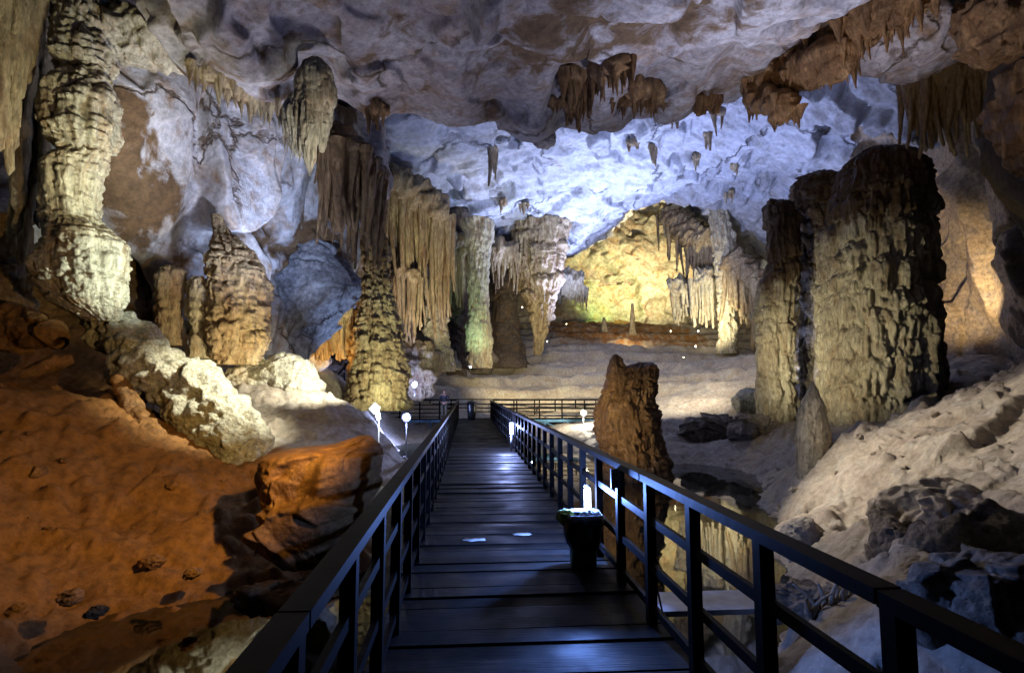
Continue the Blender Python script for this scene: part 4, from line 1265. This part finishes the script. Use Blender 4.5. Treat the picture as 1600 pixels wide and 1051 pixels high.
boulder('boulder', P(1255, 845, 9.2), (0.7, 0.8, 0.75), M_SAND, 'smooth brown hump at the foot of the right mound', 47, 90, 0.12, G_RB)
for i in range(9):
    mb = MB()
    a0 = P(1262 + i * 9, 958 - i * 3 + (i % 3) * 6, 6.0)
    mb.grid(cone_grid(a0, -0.22 - 0.05 * (i % 3), 0.035, 0.02, i + 3.3, 6, 8, 0.5), True)
    tag(mb.build('rock_shard', M_SAND), 'thin pale splinter of rock in the row leaning beyond the right railing', 'rock shard', 'row of broken pale rock shards')
boulder('boulder', P(1170, 628, 28), (1.6, 1.6, 1.3), M_WHITEROCK, 'pale yellow rock at the foot of the right columns', 48, 80, 0.2, G_RB)
boulder('boulder', P(1120, 672, 24.5), (3.2, 1.4, 1.2), M_GREYROCK, 'long dark broken rock across the far edge of the pool', 49, 140, 0.35, G_RB)
boulder('boulder', P(1190, 672, 22), (2.2, 1.6, 1.1), M_GREYROCK, 'dark rock at the foot of the narrower right column', 50, 120, 0.35, G_RB)
boulder('boulder', P(735, 560, 45), (4, 3, 2.2), M_GREYROCK, 'dark low rock behind the foot of the green lit pillar', 51, 80, 0.3)
boulder('boulder', P(650, 575, 31), (2.4, 1.8, 2.8), M_TAN, 'tan flowstone shoulder at the foot of the organ pipe curtain', 52, 130, 0.2, pop=0.25)
boulder('boulder', P(500, 575, 33), (3.5, 2, 1.2), M_GREYROCK, 'grey ledge of rock below the orange lit passage', 53, 100, 0.25)

# ================================================================== BOARDWALK
XL, XR = -0.48, 1.32
END = 21.5
bwk = empty('boardwalk', (0.42, 0, 0), 'dark wet timber boardwalk leading straight into the cave', 'boardwalk')
rs = random.Random(5)
mb = MB()
y = -3.0
while y < 32.4:
    wdt = rs.uniform(0.20, 0.235)
    x0, x1 = (XL - 0.10, XR + 0.10)
    dz = rs.uniform(-0.010, 0.008)
    tilt = rs.uniform(-0.004, 0.004)
    M = np.array([[1, 0, tilt], [0, 1, 0], [-tilt, 0, 1]])
    mb.box(((x0 + x1) / 2 + rs.uniform(-.015, .015), y + wdt / 2, -0.025 + dz), (x1 - x0, wdt - rs.uniform(0.008, 0.030), 0.05), M, val=rs.random())
    y += wdt
mb.build('deck', M_WOOD, bwk, False)
for x in (XL, 0.42, XR):
    mb = MB(); mb.box((x, 14.5, -0.14), (0.09, 35, 0.17)); mb.build('beam', M_WOOD, bwk, False)
for k in range(9):
    for x in (XL, XR):
        mb = MB(); mb.box((x, -1 + 3.9 * k, -1.1), (0.14, 0.14, 1.7)); mb.build('pile', M_WOOD, bwk, False)


def railing(a, b, label, spacing=0.8, start=0.0, rail_z=1.03, lower=(0.72, 0.40, 0.12), post=0.066, pm=M_RAIL, cat='railing', hz=0.05, group='walkway railings', inset=0.0, big=True):
    a, b = np.asarray(a, float), np.asarray(b, float)
    u = b - a
    L = np.linalg.norm(u[:2]); u = u / L
    root = empty('railing', a, label, cat, group)
    mb = MB()
    nseg = max(1, int(round(L / 2.4)))
    rz = random.Random(int(L * 100))
    for k in range(nseg):
        pa, pb = a + (b - a) * (k / nseg) + u * 0.004, a + (b - a) * ((k + 1) / nseg) - u * 0.004
        j1, j2 = rz.uniform(-.002, .002), rz.uniform(-.002, .002)
        side = np.array([u[1], -u[0], 0])
        mb.bar(pa + side * j1 + [0, 0, rail_z - hz / 2 + j2], pb + side * j2 + [0, 0, rail_z - hz / 2 + j1], 0.092, hz)
    mb.build('handrail', pm, root, False)
    for z in lower:
        mb = MB(); mb.bar(a + [0, 0, z], b + [0, 0, z], 0.03, 0.055); mb.build('rail', pm, root, False)
    s = start
    i = 0
    while s < L:
        mb = MB()
        p = a + u * s
        mb.box(p + [0, 0, (rail_z - hz - 0.002 - 0.25) / 2], (post, post, rail_z - hz - 0.004 + 0.25))
        mb.build('post', pm, root, False)
        s += spacing
        i += 1
    return root


railing((XR, -0.72, 0), (XR, END, 0), 'right handrail of the boardwalk running from the near corner past the bin', start=0.04 + 0.0)
railing((XL, -0.72, 0), (XL, END + 2, 0), 'left handrail of the boardwalk beside the orange mud bank')
# cross walkway at the far end
cw = empty('walkway', (0, 31, 0), 'far cross walkway on blue steel trusses spanning the chamber', 'walkway')
CY0, CY1 = 32.5, 34.3
X0, X1 = P(565, 640, 33)[0], P(950, 640, 33)[0]
mb = MB()
x = X0
while x < X1:
    mb.box((x + 0.1, (CY0 + CY1) / 2, -0.03), (0.19, CY1 - CY0, 0.05)); x += 0.2
mb.build('deck', M_WOOD, cw, False)
for yy in (CY0, CY1):
    mb = MB(); mb.bar((X0, yy, -0.13), (X1, yy, -0.13), 0.1, 0.14); mb.bar((X0, yy, -0.85), (X1, yy, -0.85), 0.08, 0.08); mb.build('girder', M_STEEL, cw, False)
    x = X0; k = 0
    while x < X1 - 0.5:
        mb = MB()
        mb.bar((x, yy, -0.2), (x, yy, -1.3), 0.09, 0.09, (1, 0, 0))
        mb.bar((x, yy, -0.82 if k % 2 else -0.2), (min(X1, x + 1.3), yy, -0.2 if k % 2 else -0.82), 0.05, 0.05)
        mb.build('truss', M_STEEL, cw, False)
        x += 1.3; k += 1
railing((X0, CY1, 0), (X1, CY1, 0), 'back railing of the far cross walkway', 1.25, lower=(0.78, 0.55, 0.32, 0.12), post=0.07, rail_z=1.08)
railing((X0, CY0, 0), (XL - 0.1, CY0, 0), 'front railing of the far cross walkway left of the junction', 1.1, lower=(0.78, 0.55, 0.32, 0.12), post=0.08, rail_z=1.06)
railing((XR + 0.2, CY0, 0), (X1, CY0, 0), 'front railing of the far cross walkway right of the junction', 1.3, lower=(0.78, 0.55, 0.32, 0.12), post=0.07, rail_z=1.06)
railing((XR, END + 0.3, 0), (XR, CY0, 0), 'far stretch of right railing up to the junction', 1.1, post=0.08)
railing((XL, END + 2.3, 0), (XL, CY0 - 0.1, 0), 'far stretch of left railing up to the junction', 1.1, post=0.08)
# stairs climbing left
sa, sb = P(512, 612, 31), P(548, 566, 36)
stc = empty('staircase', sa, 'dim staircase climbing away behind the white boulder', 'staircase')
for k in range(9):
    mb = MB(); t = k / 8; mb.box(sa + (sb - sa) * t, (1.1, 0.32, 0.06)); mb.build('step', M_WOOD, stc, False)
for s_ in (-0.55, 0.55):
    mb = MB(); o_ = np.array([s_, 0, 0]); mb.bar(sa + o_ + [0, 0, 0.95], sb + o_ + [0, 0, 0.95], 0.07, 0.06); mb.bar(sa + o_ + [0, 0, 0.5], sb + o_ + [0, 0, 0.5], 0.05, 0.05)
    mb.build('handrail', M_RAIL, stc, False)
    mb = MB(); mb.bar(sa + o_ - [0, 0, 0.1], sb + o_ - [0, 0, 0.1], 0.06, 0.2); mb.build('stringer', M_RAIL, stc, False)
    for k in range(5):
        mb = MB(); p = sa + (sb - sa) * k / 4 + o_; mb.box(p + [0, 0, 0.45], (0.07, 0.07, 0.96)); mb.build('post', M_RAIL, stc, False)

# ---- litter bin with bag
BX, BY = 1.10, 5.45
bn = empty('litter_bin', (BX, BY, 0), 'green litter bin lined with a black bag standing against the right railing', 'bin')


def loft(mb, rings, n=40, sq=0.5):
    a = np.linspace(0, 2 * math.pi, n, endpoint=False)
    ca, sa_ = np.cos(a), np.sin(a)
    ca = np.sign(ca) * np.abs(ca) ** sq
    sa_ = np.sign(sa_) * np.abs(sa_) ** sq
    out = []
    for (z, rx, ry, cx, cy, wob) in rings:
        wv = 1 + wob * perlin(np.stack([ca * 2.5, sa_ * 2.5, 0 * a + z * 4], -1) + 3)
        out.append(np.stack([cx + rx * ca * wv, cy + ry * sa_ * wv, 0 * a + z], -1))
    mb.grid(np.array(out), True)


mb = MB(); loft(mb, [(0.003, 0.001, 0.001, BX, BY, 0), (0.003, 0.115, 0.11, BX, BY, 0), (0.2, 0.125, 0.12, BX, BY, 0), (0.45, 0.145, 0.135, BX, BY, 0)]); mb.build('body', M_GREEN, bn)
mb = MB()
loft(mb, [(0.17, 0.124, 0.122, BX + .01, BY, 0.2), (0.23, 0.146, 0.14, BX, BY, 0.35), (0.32, 0.165, 0.152, BX - .01, BY, 0.35), (0.40, 0.175, 0.162, BX, BY, 0.3), (0.46, 0.168, 0.156, BX, BY, 0.1), (0.475, 0.15, 0.14, BX, BY, 0.05), (0.43, 0.14, 0.13, BX, BY, 0), (0.38, 0.001, 0.001, BX, BY, 0)], 90)
mb.build('bag', M_BLACK, bn)
mb = MB(); loft(mb, [(0.455, 0.172, 0.16, BX, BY, 0.06), (0.475, 0.18, 0.168, BX, BY, 0.08), (0.492, 0.168, 0.158, BX, BY, 0.06), (0.47, 0.145, 0.135, BX, BY, 0.03)], 60); mb.build('rim', M_WHITE, bn)
boulder('cloth', (BX - 0.17, BY - 0.03, 0.455), (0.15, 0.14, 0.15), M_YELLOW, 'crumpled yellow green cloth draped over the left rim of the litter bin', 60, 60, 0.3, cat='cloth')
boulder('crumpled_wrapper', (BX + 0.05, BY - 0.02, 0.47), (0.17, 0.16, 0.08), M_WHITE, 'crumpled pale wrapper lying on top of the litter bin', 62, 50, 0.4, cat='litter')
# ---- tube lamp behind the bin
lx, ly = 1.22, 5.80
lp = empty('tube_lamp', (lx, ly, 0), 'glowing white tube lamp standing behind the litter bin', 'lamp')
mb = MB(); mb.tube([(lx, ly, 0.0), (lx, ly, 0.40)], 0.028); mb.tube([(lx, ly, 0.0), (lx, ly, 0.02)], 0.07); mb.build('stand', M_GREYMETAL, lp)
mb = MB(); mb.tube([(lx, ly, 0.40), (lx, ly, 0.64), (lx, ly, 0.665)], [0.032, 0.032, 0.02], 24); mb.build('tube', M_GLOWTUBE, lp)
mb = MB(); mb.tube([(lx, ly, 0.665), (lx, ly, 0.69)], [0.036, 0.03], 20); mb.build('cap', M_GREYMETAL, lp)
lamp('tube_lamp_light', (lx - 0.13, ly - 0.06, 0.64), 240, (0.16, 0.32, 1.0), 0.03)
# further deep blue lamps inside the right railing
for (py_, yy, lab) in ((0, 15.5, 'deep blue tube lamp far down the right side of the deck'), ):
    l2 = empty('tube_lamp', (XR - 0.12, yy, 0), lab, 'lamp')
    mb = MB(); mb.tube([(XR - 0.12, yy, 0), (XR - 0.12, yy, 0.45)], 0.03); mb.build('stand', M_GREYMETAL, l2)
    mb = MB(); mb.tube([(XR - 0.12, yy, 0.45), (XR - 0.12, yy, 0.75)], 0.05, 16); mb.build('tube', M_GLOWDEEP, l2)
    lamp('tube_lamp_light', (XR - 0.25, yy, 0.65), 260, (0.35, 0.45, 1.0), 0.06)
mb = MB(); mb.tube([(XR + 0.3, 14.0, -0.5), (XR + 0.3, 14.0, -0.1)], 0.05, 16)
tag(mb.build('tube_lamp', M_GLOWBLUE), 'small pale blue lamp just outside the right railing below deck level', 'lamp')
# electric box on post, cable
sbx = empty('socket_box', (XR - 0.06, 4.88, 0.85), 'white double socket box fixed to a railing post above the bin', 'socket box')
mb = MB(); mb.box((XR - 0.065, 4.83, 0.90), (0.075, 0.03, 0.16)); mb.build('box', M_WHITE, sbx, False)
for z in (0.935, 0.865):
    for dx in (-0.012, 0.012):
        mb = MB(); mb.box((XR - 0.065 + dx, 4.812, z), (0.006, 0.004, 0.02)); mb.build('slot', M_BLACK, sbx, False)
mb = MB()
tt = np.linspace(0, 1, 24)
mb.tube([(XR + 0.09 + 0.25 * t * t, 4.6 - 0.35 * t, 0.5 - 1.0 * t + 0.15 * math.sin(t * 5)) for t in tt], 0.008, 8)
tag(mb.build('cable', M_BLACK), 'thin black cable drooping outside the right railing near the bin', 'cable')
# service ledge outside rail (pale plank)
mb = MB(); mb.box((2.1, 5.6, -0.42), (1.5, 0.5, 0.05)); 
tag(mb.build('plank', M_GREYMETAL, None, False), 'pale flat plank lying outside the right railing beyond the bin', 'plank')
# scraps of paper
for (px, py, sx_, lab) in ((740, 836, 0.26, 'larger torn paper scrap on the deck, left of the pair'), (815, 829, 0.20, 'smaller torn paper scrap on the deck, right of the pair')):
    c = P(px, py, CAMZ * F / (py - 608))
    a = np.linspace(0, 2 * math.pi, 30, endpoint=False)
    r = 1 + 0.5 * perlin(np.stack([np.cos(a) * 2, np.sin(a) * 2, 0 * a + px], -1))
    ring = np.stack([c[0] + np.cos(a) * r * sx_ / 2, c[1] + np.sin(a) * r * 0.06, 0.012 + 0.008 * perlin(np.stack([a, a, a], -1))], -1)
    lowr = ring.copy(); lowr[:, 2] = 0.008
    mb = MB(); mb.grid(np.array([lowr, ring, np.repeat(ring.mean(0)[None], 30, 0)]), True)
    tag(mb.build('paper_scrap', M_PAPER), lab, 'paper')


# ---- floodlights that show in the picture
def flood(px, py, Y, r, m, power, col, label, pole=None, light=True, face=(0, -1, 0.1)):
    c = P(px, py, Y)
    root = empty('floodlight', c, label, 'floodlight', 'lit floodlights')
    mb = MB(); mb.tube([c + [0, 0.18, 0], c + [0, 0.02, 0]], [r * 1.1, r * 1.55], 24); mb.build('housing', M_GREYMETAL, root)
    mb = MB(); mb.tube([c + [0, 0.0, 0], c + [0, -0.03, 0]], [r, r * 0.8], 20); mb.build('lens', m, root)
    if pole:
        mb = MB(); mb.tube([c + [0, 0.1, -r], c + [0, 0.1, -pole]], 0.025, 8); mb.build('pole', M_GREYMETAL, root)
    if light:
        lamp('floodlight_glow', c + np.array([0, -0.3, 0.05]), power, col, r)
    return root


flood(635, 652, 29, 0.15, M_GLOWBLUE, 900, (0.35, 0.45, 1.0), 'brightest blue white floodlight under the left walkway', 1.5)
flood(648, 600, 29.0, 0.12, M_GLOWBLUE, 22, (0.4, 0.5, 1.0), 'blue floodlight on the slope right of the great cone column', 0.6)
flood(912, 645, 31, 0.12, M_GLOWWARM, 450, (1.0, 0.9, 0.7), 'warm floodlight at the right part of the far walkway', 1.2)
flood(896, 615, 40, 0.1, M_GLOWBLUE, 30, (0.5, 0.6, 1.0), 'faint blue floodlight on the flowstone above the far walkway', 0.3)
# lamp on thin pole, left
c = P(590, 646, 12.5)
root = empty('floodlight', c, 'white floodlight on a thin pole outside the left handrail', 'floodlight', 'lit floodlights')
mb = MB(); mb.bar(c + [-0.13, 0, 0.05], c + [0.0, 0, 0.19], 0.16, 0.03, (0, 1, 0)); mb.build('hood', M_WHITE, root, False)
mb = MB(); mb.tube([c + [-0.02, 0, 0.06], c + [0.03, 0, -0.12]], [0.05, 0.04], 14); mb.build('lens', M_GLOWTUBE, root)
mb = MB(); mb.tube([c + [0.03, 0, -0.12], c + [0.06, 0, -1.9]], 0.014, 8); mb.build('pole', M_WHITE, root)
lamp('floodlight_glow', c + np.array([0.05, -0.12, 0.0]), 25, (0.7, 0.85, 1.0), 0.04)
far = [(1087, 541, 50, 0.12, 'warm'), (1091, 517, 52, 0.09, 'warm'), (1048, 517, 55, 0.08, 'warm'), (816, 480, 47, 0.07, 'warm'), (735, 573, 36, 0.09, 'blue'),
       (855, 533, 44, 0.06, 'warm'), (975, 540, 52, 0.08, 'warm'), (1068, 558, 46, 0.06, 'warm'), (885, 506, 55, 0.06, 'warm'), (512, 590, 30, 0.09, 'blue')]
labs = ['brightest small warm lamp on the back terrace at right', 'small lamp beneath the mushroom drapery, its right end', 'small lamp beneath the mushroom drapery, its left end', 'tiny lamp high in the dark beside the hanging mass',
        'small lamp at the foot of the green lit pillar', 'tiny lamp at the tip of the hanging grey mass', 'small lamp in the middle of the back terrace', 'tiny lamp low on the right of the back terrace',
        'tiny lamp at the left edge of the back terrace', 'small lamp beside the foot of the dim staircase']
for (px, py, Y, r, kd), lab in zip(far, labs):
    flood(px, py, Y, r * 0.65, M_GLOWWARM if kd == 'warm' else M_GLOWBLUE, 0, (1, 1, 1), lab, 0.3, False)


# ---- person at the junction, bin beside
def skin_person(name, base, m_body, label):
    root = empty(name, base, label, 'person')
    def body(vs, es, rs_, nm, m):
        me = bpy.data.meshes.new(nm)
        me.from_pydata([tuple(np.array(v) + base) for v in vs], es, [])
        o = bpy.data.objects.new(nm, me); C.objects.link(o)
        o.parent = root; o.matrix_parent_inverse = Matrix.Translation(-Vector(root.location))
        sk = o.modifiers.new('skin', 'SKIN')
        for i, r in enumerate(rs_):
            me.skin_vertices[0].data[i].radius = r if isinstance(r, tuple) else (r, r)
        me.skin_vertices[0].data[0].use_root = True
        sk.use_smooth_shade = True
        sub = o.modifiers.new('sub', 'SUBSURF'); sub.levels = 2; sub.render_levels = 2
        me.materials.append(m)
        return o
    # one body: pelvis root, torso, neck, head, arms and legs with hands and feet
    V_ = [(0, 0, .90), (0, 0, 1.08), (0, 0, 1.28), (0, 0, 1.38), (0, 0, 1.45), (0, -.01, 1.54), (0, 0, 1.63),
          (-.17, 0, 1.34), (-.23, .01, 1.08), (-.17, -.12, .95), (-.10, -.17, .97),
          (.17, 0, 1.34), (.23, .01, 1.08), (.17, -.12, .95), (.10, -.17, .97),
          (-.09, 0, .84), (-.10, -.01, .47), (-.10, .02, .08), (-.11, -.12, .04),
          (.09, 0, .84), (.10, -.01, .47), (.11, .02, .08), (.12, -.12, .04)]
    E_ = [(0, 1), (1, 2), (2, 3), (3, 4), (4, 5), (5, 6), (3, 7), (7, 8), (8, 9), (9, 10), (3, 11), (11, 12), (12, 13), (13, 14), (0, 15), (15, 16), (16, 17), (17, 18), (0, 19), (19, 20), (20, 21), (21, 22)]
    R_ = [(.14, .10), (.13, .095), (.15, .10), .09, .05, (.075, .09), (.06, .07), .065, .045, .035, .03, .065, .045, .035, .03, .09, .06, .045, .04, .09, .06, .045, .04]
    body(V_, E_, R_, 'body', M_SKIN)
    # jacket over the torso and arms
    body([(0, 0, .90), (0, 0, 1.08), (0, 0, 1.28), (0, 0, 1.38), (-.17, 0, 1.34), (-.23, .01, 1.08), (-.18, -.10, .965), (.17, 0, 1.34), (.23, .01, 1.08), (.18, -.10, .965)],
         [(0, 1), (1, 2), (2, 3), (3, 4), (4, 5), (5, 6), (3, 7), (7, 8), (8, 9)], [(.16, .12), (.15, .115), (.17, .12), .095, .08, .06, .05, .08, .06, .05], 'jacket', m_body)
    body([(0, 0, .92), (-.09, 0, .82), (-.10, -.01, .47), (-.10, .02, .1), (.09, 0, .82), (.10, -.01, .47), (.11, .02, .1)],
         [(0, 1), (1, 2), (2, 3), (0, 4), (4, 5), (5, 6)], [(.155, .115), .105, .075, .06, .105, .075, .06], 'trousers', M_TROUSER)
    body([(0, .03, 1.66), (0, .05, 1.58), (0, .04, 1.50)], [(0, 1), (1, 2)], [(.075, .075), (.085, .065), .05], 'hair', M_HAIR)
    return root


pc = P(693, 650, 31.5)
skin_person('person', np.array([pc[0], 31.2, 0.0]) if False else np.array([P(694, 640, 31.6)[0] , 31.6, 0.0]), M_CLOTH, 'person in a dark top standing at the junction of the walkways')
px_ = P(737, 640, 31.4)[0]
b2 = empty('litter_bin', (px_, 31.6, 0), 'round dark bin standing at the far junction right of the person', 'bin')
mb = MB(); loft(mb, [(0.003, 0.001, 0.001, px_, 31.6, 0), (0.003, .22, .22, px_, 31.6, 0), (0.5, .25, .25, px_, 31.6, 0), (0.85, .27, .27, px_, 31.6, 0)], 30, 1); mb.build('body', M_BLACK, b2)
mb = MB(); loft(mb, [(0.85, .28, .28, px_, 31.6, 0), (0.93, .26, .26, px_, 31.6, 0), (1.02, .14, .14, px_, 31.6, 0), (1.05, .001, .001, px_, 31.6, 0)], 30, 1); mb.build('lid', M_BLACK, b2)
